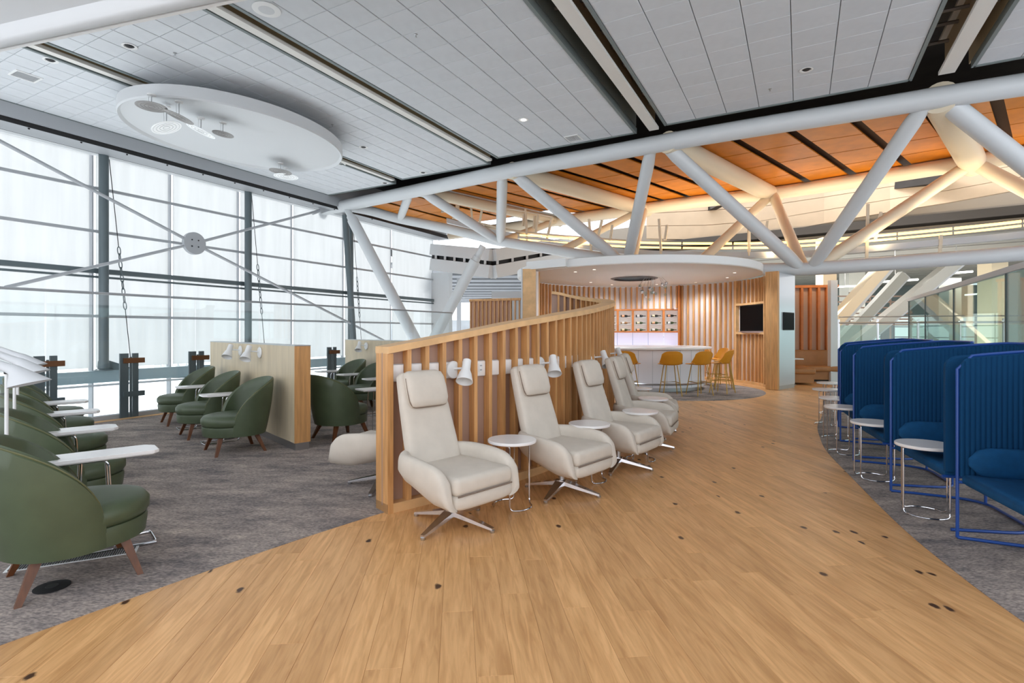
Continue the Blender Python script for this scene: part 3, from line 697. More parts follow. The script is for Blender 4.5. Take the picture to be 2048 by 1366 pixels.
while s < FL - .05:
    p, d, n = fcurve(s); zt = ftop(s) - .05; c = p - do; hw = .019
    def slat(o0, o1):
        q = [c - d * hw + n * o0, c + d * hw + n * o0, c + d * hw + n * o1, c - d * hw + n * o1]
        MB().hexa([x + Vector((0, 0, .07)) for x in q], [x + Vector((0, 0, zt)) for x in q]).build('slat', OAK, dv, False)
    slat(.006, .083); slat(.104, TH - .006)
    ns.append(s); s += .172
PLT = M('white_plate', (236, 232, 228), .3)
for i, s in enumerate(ns[:-1]):
    if s > 5.4: break
    sm = s + .086; p, d, n = fcurve(sm); ang = math.atan2(d.y, d.x); mb = MB().rbox(p - do + n * .058 + Vector((0, 0, 1.118)), (.118, .018, .135), .006, ang, 2)
    o = mb.build('socket_plate', PLT, dv)
    if i in (4,):
        q = p - do + n * .047 + Vector((0, 0, 1.125)); ob = MB().rbox(q, (.045, .008, .08), .004, ang, 2)
        oo = ob.build('outlet', WPAINT, o)
        for zz in (.02, -.02):
            for xx in (-.008, .008): MB().box(q + d * xx - n * .005 + Vector((0, 0, zz)), (.003, .004, .012), ang).build('socket_hole', BLACKM, o, False)
# first end plate left of slat one
p, d, n = fcurve(.12); MB().rbox(p - do + n * .058 + Vector((0, 0, 1.118)), (.10, .018, .135), .006, math.atan2(d.y, d.x), 2).build('socket_plate', PLT, dv)

# wall mounted reading lamps: local x points away from the wall
def reading_lamp(label, loc, rz, side=1, group=None, s=1.2):
    t = thing('reading_lamp', label, 'lamp', loc, rz, group)
    R = rot3(0, PI / 2, 0)
    MB().lathe([(.0, .0), (.062 * s, 0), (.066 * s, .008), (.06 * s, .02), (0, .024)], 28, (0, 0, 0), R).build('wall_plate', WPAINT, t)
    a = Vector((.02, 0, .01)); b = Vector((.13, .05 * side, .02))
    MB().tube([a, b], .008 * s, 8).build('arm', WPAINT, t)
    c0 = b + Vector((-.005, .015 * side, .065)); c1 = b + Vector((.075, -.075 * side, -.11)); ax = (c1 - c0).normalized()
    x = ax.cross(Vector((0, 1, 0))).normalized(); y = ax.cross(x)
    def ring(pp, r, rr=1.0): return [pp + x * r * math.cos(2 * PI * k / 20) + y * r * rr * math.sin(2 * PI * k / 20) for k in range(20)]
    c2 = c0.lerp(c1, .45)
    MB().loft([ring(c0, .030 * s), ring(c2, .032 * s), ring(c0.lerp(c1, .62), .045 * s), ring(c1, .062 * s), ring(c1, .058 * s), ring(c2, .027 * s)]).build('shade', WPAINT, t)
    return t
for i, (s, side, lb) in enumerate(((.66, 1, 'white reading lamp on the slat divider beside the nearest cream lounge chair'), (1.82, 1, 'white reading lamp on the slat divider above the second cream lounge chair'),
                         (3.35, 1, 'white reading lamp on the slat divider beside the third cream lounge chair'), (4.65, 1, 'white reading lamp behind the headrest of the fourth cream lounge chair'))):
    p, d, n = fcurve(s); reading_lamp(lb, p + n * .046 + Vector((0, 0, 1.12)), math.atan2(-n.y, -n.x), side, 'reading lamps on the slat divider')

# ------------------------------------------------------------------ cream swivel lounge chair (faces +x)
def sring(c, ax, ay, a, b, n=28, e=.5):
    out = []
    for k in range(n):
        t = 2 * PI * k / n; ct, st = math.cos(t), math.sin(t)
        out.append(Vector(c) + Vector(ax) * a * math.copysign(abs(ct) ** e, ct) + Vector(ay) * b * math.copysign(abs(st) ** e, st))
    return out
def lounge_chair(label, loc, rz, group):
    t = thing('lounge_chair', label, 'chair', loc, rz, group)
    mb = MB()
    # tall back, leaning
    rings = []
    for z, x, hw, th in ((.30, -.17, .20, .03), (.31, -.17, .235, .05), (.40, -.20, .24, .055), (.60, -.265, .24, .055), (.85, -.345, .225, .052), (1.05, -.41, .208, .048), (1.10, -.427, .20, .045), (1.125, -.436, .17, .025)):
        lean = math.atan2(.30, 1.0); rings.append(sring((x, 0, z), (math.cos(lean), 0, math.sin(lean)), (0, 1, 0), th, hw, 32, .42))
    mb.loft(rings); mb.build('backrest', CREAM, t, True, 60)
    # bucket: U-shaped wrap with falling arms
    bm = []
    N = 40; path = []
    for i in range(N + 1):
        q = i / N; a = (q - .5) * 2           # -1 .. 1, 0 at the back
        aa = abs(a); sg = 1 if a >= 0 else -1
        if aa < .42: th = aa / .42 * PI / 2; x = -.10 - .24 * math.cos(th); y = .325 * math.sin(th)
        else: f = (aa - .42) / .58; x = -.10 + .465 * f; y = .325 + .012 * math.sin(f * PI)
        path.append((x, sg * y, aa))
    rings = []
    for i, (x, y, aa) in enumerate(path):
        a0, a1 = path[max(i - 1, 0)], path[min(i + 1, N)]; tx, ty = a1[0] - a0[0], a1[1] - a0[1]; l = math.hypot(tx, ty); nx, ny = ty / l, -tx / l   # outward
        f = max(0, (aa - .42) / .58)
        top = .555 - .015 * f - .05 * f ** 3; bot = .36 - .125 * min(1, aa / .75) ** 1.2; tk = .048
        if f > .60:
            e_ = (f - .60) / .40; top -= .17 * (1 - math.sqrt(max(0, 1 - e_ ** 2.4)))
        if f > .93:
            e_ = (f - .93) / .07; tk *= 1 - .5 * (1 - math.sqrt(max(0, 1 - e_ * e_)))
        hh = (top - bot) / 2; zc = (top + bot) / 2; r = []
        for k in range(20):
            tt = 2 * PI * k / 20; ct, st = math.cos(tt), math.sin(tt)
            oz = hh * math.copysign(abs(st) ** .55, st); oo = tk * math.copysign(abs(ct) ** .7, ct)
            inw = .105 * max(0, -oz / hh) ** 1.6 * (1 - .4 * f)    # belly tucks in towards the bottom
            r.append(Vector((x + nx * (oo + inw) , y + ny * (oo + inw), zc + oz)))
        rings.append(r)
    s_ = MB().loft(rings)
    s_.loft([sring((x, 0, (z0 + z1) / 2), (0, 0, 1), (0, 1, 0), (z1 - z0) / 2, hw, 28, .45) for x, z0, z1, hw in ((-.27, .38, .44, .18), (-.24, .345, .45, .24), (-.10, .285, .45, .275), (.10, .235, .42, .28), (.28, .222, .36, .28), (.355, .232, .345, .275), (.368, .25, .33, .26))])
    s_.build('bucket', CREAM, t, True, 70)
    MB().rbox((.075, 0, .395), (.60, .555, .13), .045, 0, 4).build('seat_cushion', CREAM, t, True, 60)
    MB().tube([Vector(p) for p in fillet([(.372, -.26, .338), (.372, .26, .338)], .02)], .006, 6).build('cushion_piping', CREAMD, t)
    # headrest pillow draped over the top
    rings = []
    for z, x, hw, th in ((.865, -.285, .14, .02), (.875, -.283, .168, .034), (.92, -.295, .182, .046), (1.0, -.322, .185, .05), (1.08, -.35, .182, .048), (1.12, -.375, .172, .045), (1.14, -.40, .14, .02)):
        rings.append(sring((x, 0, z), (math.cos(.3), 0, math.sin(.3)), (0, 1, 0), th, hw, 32, .45))
    pil = MB().loft(rings).build('headrest_pillow', CREAM, t, True, 60)
    pts = [(-.262, y, z) for y, z in ((-.178, 1.09), (-.183, .96), (-.175, .895), (-.135, .868), (0, .864), (.135, .868), (.175, .895), (.183, .96), (.178, 1.09))]
    pts = [(x - (z - .86) * .33 - .012, y, z) for x, y, z in pts]
    MB().tube(smoothpts(pts, 4), .006, 6).build('pillow_piping', CREAMD, pil)
    MB().tube([(0, 0, .24), (0, 0, .08)], .026, 14).build('column', STEEL, t)
    for k in range(4):
        a = .25 + k * PI / 2; c, s = math.cos(a), math.sin(a); R = Matrix(((c, -s, 0), (s, c, 0), (0, 0, 1)))
        def q(x, y, z): return R @ Vector((x, y, z))
        lg = MB().hexa([q(.0, -.052, .085), q(.36, -.018, .018), q(.36, .018, .018), q(.0, .052, .085)], [q(.0, -.048, .12), q(.36, -.016, .034), q(.36, .016, .034), q(.0, .048, .12)]).build('leg', CHROME, t, False)
        MB().lathe([(.016, .0), (.018, .004), (.018, .018), (.012, .02)], 12, q(.352, 0, 0)).build('foot_glide', STEEL, lg)
    return t
hubs = [((-.45, 4.02), math.atan2(-.69, .72), 'cream high-back swivel lounge chair nearest the camera, at the end of the divider'),
        ((.45, 4.82), math.atan2(-.67, .74), 'second cream lounge chair from the divider end, behind the nearest round table'),
        ((1.14, 5.70), math.atan2(-.62, .78), 'third cream lounge chair from the divider end, between two round tables'),
        ((1.66, 6.66), math.atan2(-.42, .9), 'fourth cream lounge chair from the divider end, seen nearly from the side'),
        ((2.03, 7.75), math.atan2(-.26, .96), 'farthest cream lounge chair of the aisle row, next to the bar stools')]
GR = 'cream lounge chairs along the slat divider'
lc0 = lounge_chair(hubs[0][2], (hubs[0][0][0], hubs[0][0][1], 0), hubs[0][1], GR)
for (x, y), a, lb in hubs[1:]: dup(lc0, lb, (x, y, 0), a)
dup(lc0, 'cream lounge chair behind the divider end, on the grey carpet and mostly hidden', (-1.20, 5.02, .004), PI - .38)

# ------------------------------------------------------------------ small round wire tables
def round_table(label, loc, rz, group):
    t = thing('round_table', label, 'table', loc, rz, group)
    MB().lathe([(0, .535), (.198, .535), (.203, .54), (.203, .556), (.199, .56), (0, .56)], 48).build('tabletop', WHITE, t)
    r = .165
    for sg, nm in ((1, 0), (-1, 0)):
        base = [Vector((r * math.cos(a), r * math.sin(a), .008)) for a in [math.radians(-62 + sg * 0 + 124 * k / 12) for k in range(13)]]
        if sg < 0: base = [Vector((-p.x, p.y, p.z)) for p in base]
        a0, a1 = base[0], base[-1]
        P = [Vector((a0.x * .55, a0.y, .527)), Vector((a0.x, a0.y, .527)), Vector((a0.x, a0.y, .008))]
        pp = fillet(P[:2] + [P[2], base[3]], .05, 5) + base[4:9] + fillet([base[9], Vector((a1.x, a1.y, .008)), Vector((a1.x, a1.y, .527)), Vector((a1.x * .55, a1.y, .527))], .05, 5)[0:]
        MB().tube(pp, .0065, 8).build('wire_leg', CHROME, t)
    return t
rt = [((0.0, 4.44), 'white round side table between the first and second cream lounge chairs'), ((.76, 5.22), 'white round side table between the second and third cream lounge chairs'),
      ((1.46, 6.05), 'white round side table between the third and fourth cream lounge chairs'), ((1.92, 7.22), 'white round side table between the fourth and fifth cream lounge chairs'), ((2.05, 8.55), 'white round side table beyond the farthest cream lounge chair')]
GR = 'white round tables beside the cream chairs'
rt0 = round_table(rt[0][1], (rt[0][0][0], rt[0][0][1], 0), -.6, GR)
for i, ((x, y), lb) in enumerate(rt[1:]): dup(rt0, lb, (x, y, 0), -.5 + i * .3)

# ------------------------------------------------------------------ blue privacy booths (open side faces +x, width along y)
def booth(label, loc, rz, group):
    t = thing('privacy_booth', label, 'booth chair', loc, rz, group)
    W2, D = .50, .80; path = []
    NP = 300
    # U plan: from far wing front (0, W2) back and round to near wing front (0,-W2); superellipse corner
    raw = []
    for k in range(401):
        a = -PI / 2 + PI * k / 400; c, s = math.cos(a), math.sin(a)
        raw.append(Vector((-.10 - (D - .10) * abs(c) ** .62, W2 * math.copysign(abs(s) ** .62, s), 0)))
    raw = [Vector((0, -W2, 0))] + raw + [Vector((0, W2, 0))]
    L = [0]
    for i in range(1, len(raw)): L.append(L[-1] + (raw[i] - raw[i - 1]).length)
    T_ = L[-1]
    def P(s):
        lo = 0; hi = len(L) - 1
        while hi - lo > 1:
            m = (lo + hi) // 2
            if L[m] <= s: lo = m
            else: hi = m
        f = (s - L[lo]) / max(1e-9, L[hi] - L[lo]); return raw[lo].lerp(raw[hi], f), (raw[hi] - raw[lo]).normalized()
    def ztop(s):
        e = min(s, T_ - s); z = 1.265 + .085 * min(1, e / .8) ** .8
        if e < .07: z -= .07 - math.sqrt(max(0, .07 ** 2 - (.07 - e) ** 2))
        return z
    # ribbed inner face and smooth outer face
    ribs = int(T_ / .030); n = ribs * 4; V = []; Fc = []
    for i in range(n + 1):
        s = T_ * i / n * .9999; p, d = P(s); out = Vector((d.y, -d.x, 0)); ph = (i % 4) / 4
        inn = .0075 * math.sin(ph * PI); zt = ztop(s)
        # outward normal: away from the centre line
        cen = Vector((-.35, 0, 0))
        if out.dot(p - cen) < 0: out = -out
        a = p - out * (.012 + inn); b = p + out * .022
        V += [(a.x, a.y, .44), (a.x, a.y, zt - .01), (p.x, p.y, zt), (b.x, b.y, zt - .015), (b.x, b.y, .44)]
    for i in range(n):
        for k in range(5):
            a = i * 5 + k; b = i * 5 + (k + 1) % 5; Fc.append((a, b, b + 5, a + 5))
    Fc += [(0, 1, 2, 3, 4), tuple(n * 5 + k for k in (4, 3, 2, 1, 0))]
    MB().add(V, Fc).build('ribbed_screen', BLUED, t, True, 50)
    rim = []
    m = 90
    for i in range(m + 1):
        s = T_ * i / m * .9999; p, d = P(s); rim.append(Vector((p.x, p.y, ztop(s) + .006)))
    pts = [Vector((.012, -W2, .012)), Vector((.012, -W2, 1.19))] + rim[3:60]
    MB().tube(pts, .011, 8).build('rim_tube', BLUET, t)
    sled = fillet([(.012, -W2, .012), (-.62, -W2 + .10, .012), (-.62, W2 - .10, .012), (-.05, W2 - .02, .012)], .22, 8)
    MB().tube(sled, .011, 8).build('floor_sled', BLUET, t)
    fr = fillet([(.012, -W2, .40), (-.70, -.40, .40), (-.70, .40, .40), (.012, W2, .40)], .25, 6); fb = MB().tube(fr, .011, 8); fb.build('seat_rail', BLUET, t)
    MB().tube([(-.60, -.30, .012), (-.60, -.30, .40)], .011, 8).build('rear_leg', BLUET, t); MB().tube([(-.60, .30, .012), (-.60, .30, .40)], .011, 8).build('rear_leg', BLUET, t)
    # seat: D shaped pad with soft edge
    def pad(inset, z):
        out = []
        for k in range(60):
            s = T_ * (k / 59) * .9999; p, d = P(s); c = Vector((-.35, 0, 0)); q = p + (c - p).normalized() * (.02 + inset); q.z = z; out.append(q)
        return out
    MB().loft([pad(.03, .385), pad(.0, .40), pad(-.004, .43), pad(.01, .455), pad(.05, .465)]).build('seat', BLUE, t, True, 50)
    # bolster following the back
    rings = []
    for i in range(41):
        s = T_ * (.012 + .976 * i / 40); p, d = P(s); nrm = Vector((d.y, -d.x, 0))
        if nrm.dot(p - Vector((-.35, 0, 0))) < 0: nrm = -nrm
        e = min(i, 40 - i) / 40; f = min(1, (e / .06)) if e < .06 else 1; f = max(.25, math.sqrt(max(0, 1 - (1 - f) ** 2)))
        rings.append([p - nrm * (.062 + .048 * f * math.copysign(abs(math.cos(a)) ** .8, math.cos(a))) + Vector((0, 0, .555 + .105 * f * math.copysign(abs(math.sin(a)) ** .7, math.sin(a)))) for a in [2 * PI * k / 16 for k in range(16)]])
    MB().loft(rings).build('back_bolster', BLUE, t, True, 60)
    return t
# far front corner of each booth in plan and its facing
bo = [((3.12, 3.72), 2.84, 'blue ribbed high-back booth nearest the camera, cut by the right edge'), ((3.44, 4.82), 2.83, 'second blue ribbed booth from the camera'),
      ((3.83, 5.95), 2.80, 'third blue ribbed booth from the camera'), ((4.36, 7.05), 2.74, 'fourth blue ribbed booth from the camera'), ((4.98, 8.1), 2.70, 'farthest blue ribbed booth, mostly hidden by the others')]
GR = 'blue booths along the right carpet'
b0 = None
for (x, y), a, lb in bo:
    # local (0, -.5) is the far corner once the booth is turned to face the aisle
    c = Vector((x, y, .004)) - Vector((math.cos(a) * .012 + math.sin(a) * .50, math.sin(a) * .012 - math.cos(a) * .50, 0))
    if b0 is None: b0 = booth(lb, c, a, GR)
    else: dup(b0, lb, c, a)
GR = 'white round tables beside the blue booths'
for i, ((x, y), lb) in enumerate((((3.30, 4.24), 'white round side table at the nearest gap between the blue booths'), ((3.60, 5.28), 'white round side table in front of the third blue booth'), ((3.98, 6.38), 'white round side table in front of the fourth blue booth'),
                       ((4.42, 7.25), 'white round side table sticking out beside the farthest blue booth'), ((4.95, 8.35), 'white round side table left of the booth row, second from its far end'), ((5.65, 9.45), 'white round side table left of the booth row, the very farthest'))):
    dup(rt0, lb, (x, y, .004), 1.0 + i * .35, group=GR)

# ------------------------------------------------------------------ green tub chairs (face +x)
def tub_chair(label, loc, rz, group):
    t = thing('tub_chair', label, 'chair', loc, rz, group)
    A = math.radians(118); N = 40; rings = []; edge = []
    for i in range(N + 1):
        a = -A + 2 * A * i / N; f = abs(a) / A
        top = .36 + .51 * max(0, 1 - f ** 2.25) ** .66
        bot = .215
        r0, flare = .315, .062
        ring_o, ring_i = [], []
        for j in range(7):
            z = bot + (top - bot) * j / 6; q = (z - bot) / .6
            ro = r0 + flare * math.sin(min(1, q) * PI / 2) ** .9 * (.55 + .45 * math.cos(f * PI / 2)) + .02
            lean = .05 * q
            ca, sa = math.cos(PI + a), math.sin(PI + a)
            ring_o.append(Vector((ca * ro * .90 - lean * .7, sa * ro * 1.02, z))); ri = ro - .05 - .012 * math.sin(q * PI)
            ring_i.append(Vector((ca * ri * .90 - lean * .7, sa * ri * 1.02, z)))
        rim = (ring_o[-1] + ring_i[-1]) / 2 + Vector((0, 0, .02))
        ring_o[-1].z -= .004
        rings.append(ring_o + [rim] + ring_i[::-1]); edge.append(rim.lerp(ring_o[-1], .6) + Vector((0, 0, .002)))
    MB().loft(rings).build('shell', GREEN, t, True, 50)
    MB().tube(edge, .006, 6).build('piping', GREENP, t)
    def disc(z, s, dx_=0): return [Vector(((.065) + dx_ + .335 * s * math.cos(2 * PI * k / 40), .32 * s * math.sin(2 * PI * k / 40), z)) for k in range(40)]
    MB().loft([disc(.205, .90), disc(.215, .97), disc(.30, 1.0), disc(.325, .985), disc(.33, .93)]).build('seat_base', GREEN, t, True, 50)
    MB().loft([disc(.325, .93), disc(.335, .985), disc(.36, 1.03), disc(.41, 1.03), disc(.445, .95), disc(.46, .78), disc(.468, .4), disc(.47, .05)]).build('seat_cushion', GREEN, t, True, 60)
    for sx, sy in ((1, 1), (1, -1), (-1, 1), (-1, -1)):
        x0, y0 = .05 + .19 * sx, .19 * sy; x1, y1 = .04 + .27 * sx, .265 * sy
        MB().hexa([Vector((x1 + i, y1 + j, 0)) for i, j in ((-.015, -.015), (.015, -.015), (.015, .015), (-.015, .015))],
                  [Vector((x0 + i, y0 + j, .225)) for i, j in ((-.026, -.026), (.026, -.026), (.026, .026), (-.026, .026))]).build('leg', WALNUT, t, False)
    return t
fa = math.atan2(.67, .74)
g0 = [((-2.635, 3.14), fa + .08, 'green leather tub chair in the left foreground, nearest the camera'), ((-3.50, 4.12), fa, 'second green tub chair of the left row, behind the nearest one'), ((-4.38, 5.08), fa, 'third green tub chair of the left row'),
      ((-5.24, 6.0), fa, 'fourth green tub chair of the left row, beside the glass screen'), ((-6.04, 6.86), fa, 'fifth and farthest green tub chair of the left row')]
GR = 'green tub chairs in the left row'
tc0 = tub_chair(g0[0][2], (g0[0][0][0], g0[0][0][1], .004), g0[0][1], GR)
for (x, y), a, lb in g0[1:]: dup(tc0, lb, (x, y, .004), a)
GR = 'green tub chairs at the first oak partition'
for (x, y), a, lb in (((-3.37, 6.545), fa + PI, 'green tub chair at the near end of the first oak partition, facing left'), ((-4.29, 7.525), fa + PI, 'middle green tub chair of the three before the first oak partition'), ((-5.24, 8.565), fa + PI, 'green tub chair at the window end of the first oak partition'),
                      ((-2.38, 7.28), fa + .12, 'green tub chair behind the first oak partition, seen from its side')):
    dup(tc0, lb, (x, y, .004), a, group=GR)
GR = 'green tub chairs at the second oak partition'
for (x, y), a, lb in (((-2.72, 10.0), fa + PI, 'green tub chair before the second oak partition, cut off by the slat divider post'), ((-3.42, 10.95), fa + PI, 'green tub chair before the second oak partition, nearest the windows')):
    dup(tc0, lb, (x, y, .004), a, group=GR)

# ------------------------------------------------------------------ narrow laptop tables (long axis = x)
def laptop_table(label, loc, rz, group):
    t = thing('laptop_table', label, 'table', loc, rz, group)
    P = [(-.30, -.13), (.27, -.13), (.30, -.10), (.30, .07), (.25, .13), (-.30, .13)]
    MB().loft([[Vector((x * s, y * s, z)) for x, y in P] for z, s in ((.612, .96), (.620, 1), (.638, 1), (.640, .99))]).build('tabletop', WHITE, t, False)
    for sy in (-1, 1):
        y = .085 * sy
        MB().tube(fillet([(-.20, y, .604), (.02, y, .604), (.05, y, .010), (.28, y * 1.6, .010), (.28, 0, .010)], .05, 6), .008, 8).build('wire_leg', CHROME, t)
        MB().tube(fillet([(-.12, y, .604), (-.14, y, .010), (.28, y * 1.6, .010)], .05, 6), .008, 8).build('wire_leg', CHROME, t)
    return t
lt = [((-2.74, 3.56), 'white narrow laptop table in front of the nearest green chair, largest at left'), ((-3.66, 4.42), 'white narrow laptop table of the left row, second from the camera'),
      ((-4.56, 5.38), 'white narrow laptop table of the left row, third from the camera'), ((-5.32, 6.18), 'white narrow laptop table of the left row, the farthest')]
for i in range(4):
    (x, y), lb = lt[i]
    if i == 0: lt0 = laptop_table(lb, (x, y, .004), fa, 'laptop tables of the left row')
    else: dup(lt0, lb, (x, y, .004), fa)
GR = 'laptop tables at the oak partitions'
for (x, y), a, lb in (((-3.80, 7.06), fa + PI, 'white laptop table between the near and middle green chairs at the first partition'), ((-4.76, 8.08), fa + PI, 'white laptop table between the middle and far green chairs at the first partition'),
                      ((-1.95, 7.75), fa, 'white laptop table behind the first oak partition'),
                      ((-2.35, 9.45), fa + PI, 'white laptop table half hidden by the slat divider post'), ((-3.12, 10.42), fa + PI, 'white laptop table between the two green chairs at the second partition'), ((-3.85, 11.25), fa + PI, 'white laptop table at the window end of the second partition')):
    dup(lt0, lb, (x, y, .004), a, group=GR)

# ------------------------------------------------------------------ oak partitions
def partition(label, a, L, th, zt, endmat):
    t = thing('oak_partition', label, 'partition', (a[0], a[1], .004)); dr = Vector((-.67, .742, 0)).normalized(); nr = Vector((.742, .67, 0))
    o = Vector((0, 0, 0)); up = Vector((0, 0, 1))
    def blk(s0, s1, n0, n1, z0, z1): 
        q = [dr * s0 + nr * n0, dr * s1 + nr * n0, dr * s1 + nr * n1, dr * s0 + nr * n1]
        return MB().hexa([p + up * z0 for p in q], [p + up * z1 for p in q])
    blk(.012, L, 0, th, .09, zt - .012).build('panel', OAKP, t, False)
    blk(0, .012, -.002, th + .002, .09, zt - .012).build('end_panel', endmat, t, False)
    blk(-.004, L + .004, -.004, th + .004, zt - .012, zt).build('cap', STEEL, t, False)
    blk(.01, L - .01, .01, th - .01, .0, .09).build('plinth', STEEL, t, False)
    return t, dr, nr
t1, dr, nr = partition('pale oak partition with an orange oak end between the green chairs', (-2.65, 6.48), 4.15, .19, 1.29, OAK)
t2, _, _ = partition('second pale oak partition, behind the first and partly hidden by the divider', (-1.72, 9.86), 3.15, .19, 1.29, OAKP)
lampa = math.atan2(-nr.y, -nr.x)
for s, lb in ((1.32, 'white reading lamp on the first oak partition, the right one of two'), (2.25, 'white reading lamp on the first oak partition, the left one of two')):
    p = Vector((-2.65, 6.48, 0)) + dr * s; reading_lamp(lb, p + Vector((0, 0, 1.17)) - nr * .001, lampa, -1, 'reading lamps on the oak partitions')
p = Vector((-1.72, 9.86, 0)) + dr * 2.1; reading_lamp('white reading lamp on the second oak partition', p - nr * .001 + Vector((0, 0, 1.16)), lampa, -1, 'reading lamps on the oak partitions')

# ------------------------------------------------------------------ floor lamps at the left edge
def floor_lamp(label, loc, rz, hgt, group):
    t = thing('floor_lamp', label, 'lamp', loc, rz, group)
    MB().lathe([(0, 0), (.11, 0), (.115, .006), (.10, .022), (.03, .03), (0, .03)], 32).build('base', WPAINT, t)
    MB().tube([(0, 0, .02), (0, 0, hgt)], .011, 12).build('pole', WPAINT, t)
    MB().tube([(0, 0, hgt - .03), (0, 0, hgt + .02)], .015, 10).build('joint', BLACKM, t)
    # slender neck tube opening into a cone cut level along its lower rim
    a = Vector((-.20, 0, hgt + .085)); b = Vector((.05, 0, hgt - .005)); ax = (b - a).normalized(); X_ = Vector((0, 1, 0)); Y_ = ax.cross(X_)
    def ring(p, r): return [p + X_ * r * math.cos(2 * PI * k / 28) + Y_ * r * math.sin(2 * PI * k / 28) for k in range(28)]
    def rim(rx, ry, o): return [Vector((.155 + rx * -Y_.x / abs(Y_.x) * -math.sin(2 * PI * k / 28) , ry * math.cos(2 * PI * k / 28), hgt - .095 + o + .03 * (-Y_.x / abs(Y_.x)) * -math.sin(2 * PI * k / 28))) for k in range(28)]
    MB().loft([ring(a, .026), ring(a.lerp(b, .8), .03), ring(b, .038), rim(.13, .088, 0), rim(.126, .084, .001), ring(b, .034), ring(a, .022)]).build('shade', LGREY, t, True, 50)
    return t
fl0 = floor_lamp('white floor lamp at the left edge behind the nearest green chair, its shade lowest', (-3.36, 3.53, .004), fa - .75, 1.20, 'white floor lamps of the left row')
dup(fl0, 'white floor lamp of the left row, the middle of three', (-4.17, 4.45, .004), fa - .75)
dup(fl0, 'white floor lamp of the left row, the farthest and highest of three', (-4.98, 5.35, .004), fa - .75)

# ------------------------------------------------------------------ carpet fittings
p = atz(104, 1174, .006); t = thing('floor_box', 'round black floor outlet box in the carpet under the nearest green chair', 'floor outlet', p)
MB().lathe([(0, 0), (.085, 0), (.085, .004), (.075, .006), (0, .006)], 32).build('lid', BLACKM, t); MB().lathe([(.03, .006), (.03, .009), (0, .009)], 16).build('cap', M('dark_cap', (48, 48, 50), .4), t)
p = atz(150, 1118, .005); t = thing('floor_vent', 'white slotted air grille in the carpet behind the nearest green chair', 'vent', p, .46)
MB().box((0, 0, .002), (.66, .12, .004)).build('frame', WPAINT, t, False); s_ = MB()
for k in range(48): s_.box((-.31 + k * .0132, 0, .006), (.006, .10, .004))
stuff(s_.build('bars', M('vent_gap', (60, 60, 60), .6), t, False))
# ------------------------------------------------------------------ bar enclosure: slatted round wall
BC, BR, BZ = Vector((3.6, 14.5, 0)), 3.25, 2.96
def arc(a, r, z=0.0): return Vector((BC.x + r * math.cos(math.radians(a)), BC.y + r * math.sin(math.radians(a)), z))
bw = thing('bar_slat_wall', 'round oak slat wall with pale backing enclosing the bar', 'wall', BC); bo_ = BC
A0, A1 = 205.0, -20.0
def sector(a0, a1, r0, r1, z0, z1, n):
    rings = []
    for i in range(n + 1):
        a = a0 + (a1 - a0) * i / n; rings.append([arc(a, r0, z0) - bo_, arc(a, r1, z0) - bo_, arc(a, r1, z1) - bo_, arc(a, r0, z1) - bo_])
    return MB().loft(rings)
NA0, NA1 = 101.0, 55.0                 # bottle display and counter niche
TA0, TA1 = 19.5, -6.0                  # television bay
sector(A0, NA0, BR, BR + .06, 0, BZ, 40).build('backing', BACKL, bw, True, 30)
sector(NA0, NA1, BR, BR + .06, 2.2, BZ, 16).build('backing', BACKL, bw, True, 30)
sector(NA1, A1, BR, BR + .06, 0, BZ, 30).build('backing', BACKL, bw, True, 30)
sector(A0, NA0, BR - .10, BR, 0, .07, 40).build('base_rail', OAKD, bw, True, 30); sector(NA1, A1, BR - .12, BR, 0, .07, 30).build('base_rail', OAKD, bw, True, 30)
sector(TA0, TA1, BR - .12, BR, 1.40, 1.46, 10).build('bay_rail', OAKD, bw, True, 30); sector(TA0, TA1, BR - .12, BR, 2.23, 2.29, 10).build('bay_rail', OAKD, bw, True, 30)
a = A0 - 1.5
def aslat(a, z0, z1):
    r0, r1 = BR - .07, BR; h = .025; t = Vector((-math.sin(math.radians(a)), math.cos(math.radians(a)), 0))
    q = [arc(a, r0) - t * h - bo_, arc(a, r1) - t * h - bo_, arc(a, r1) + t * h - bo_, arc(a, r0) + t * h - bo_]
    MB().hexa([p + Vector((0, 0, z0)) for p in q], [p + Vector((0, 0, z1)) for p in q]).build('slat', OAK, bw, False)
while a > A1 + 1:
    if NA1 < a < NA0: aslat(a, 2.24, BZ)
    elif TA1 < a < TA0: aslat(a, .07, 1.40); aslat(a, 2.29, BZ)
    else: aslat(a, .07, BZ)
    a -= 3.25
for ang in (TA0 + .3, TA1 - .3, A1 + .3):
    p = arc(ang, BR - .06, BZ / 2) - bo_; MB().box(p, (.13, .05, BZ), math.radians(ang)).build('edge_board', OAKD, bw, False)
p = arc(205, BR, 0); t = thing('oak_post', 'broad oak post at the left opening of the bar', 'post', (.42, 13.0, 0)); MB().box((0, 0, 1.5), (.32, .14, 3.0)).build('oak_face', OAKD, t, False); MB().box((-.18, .0, 1.51), (.03, .16, 3.02)).build('pale_edge', LGREY, t, False)
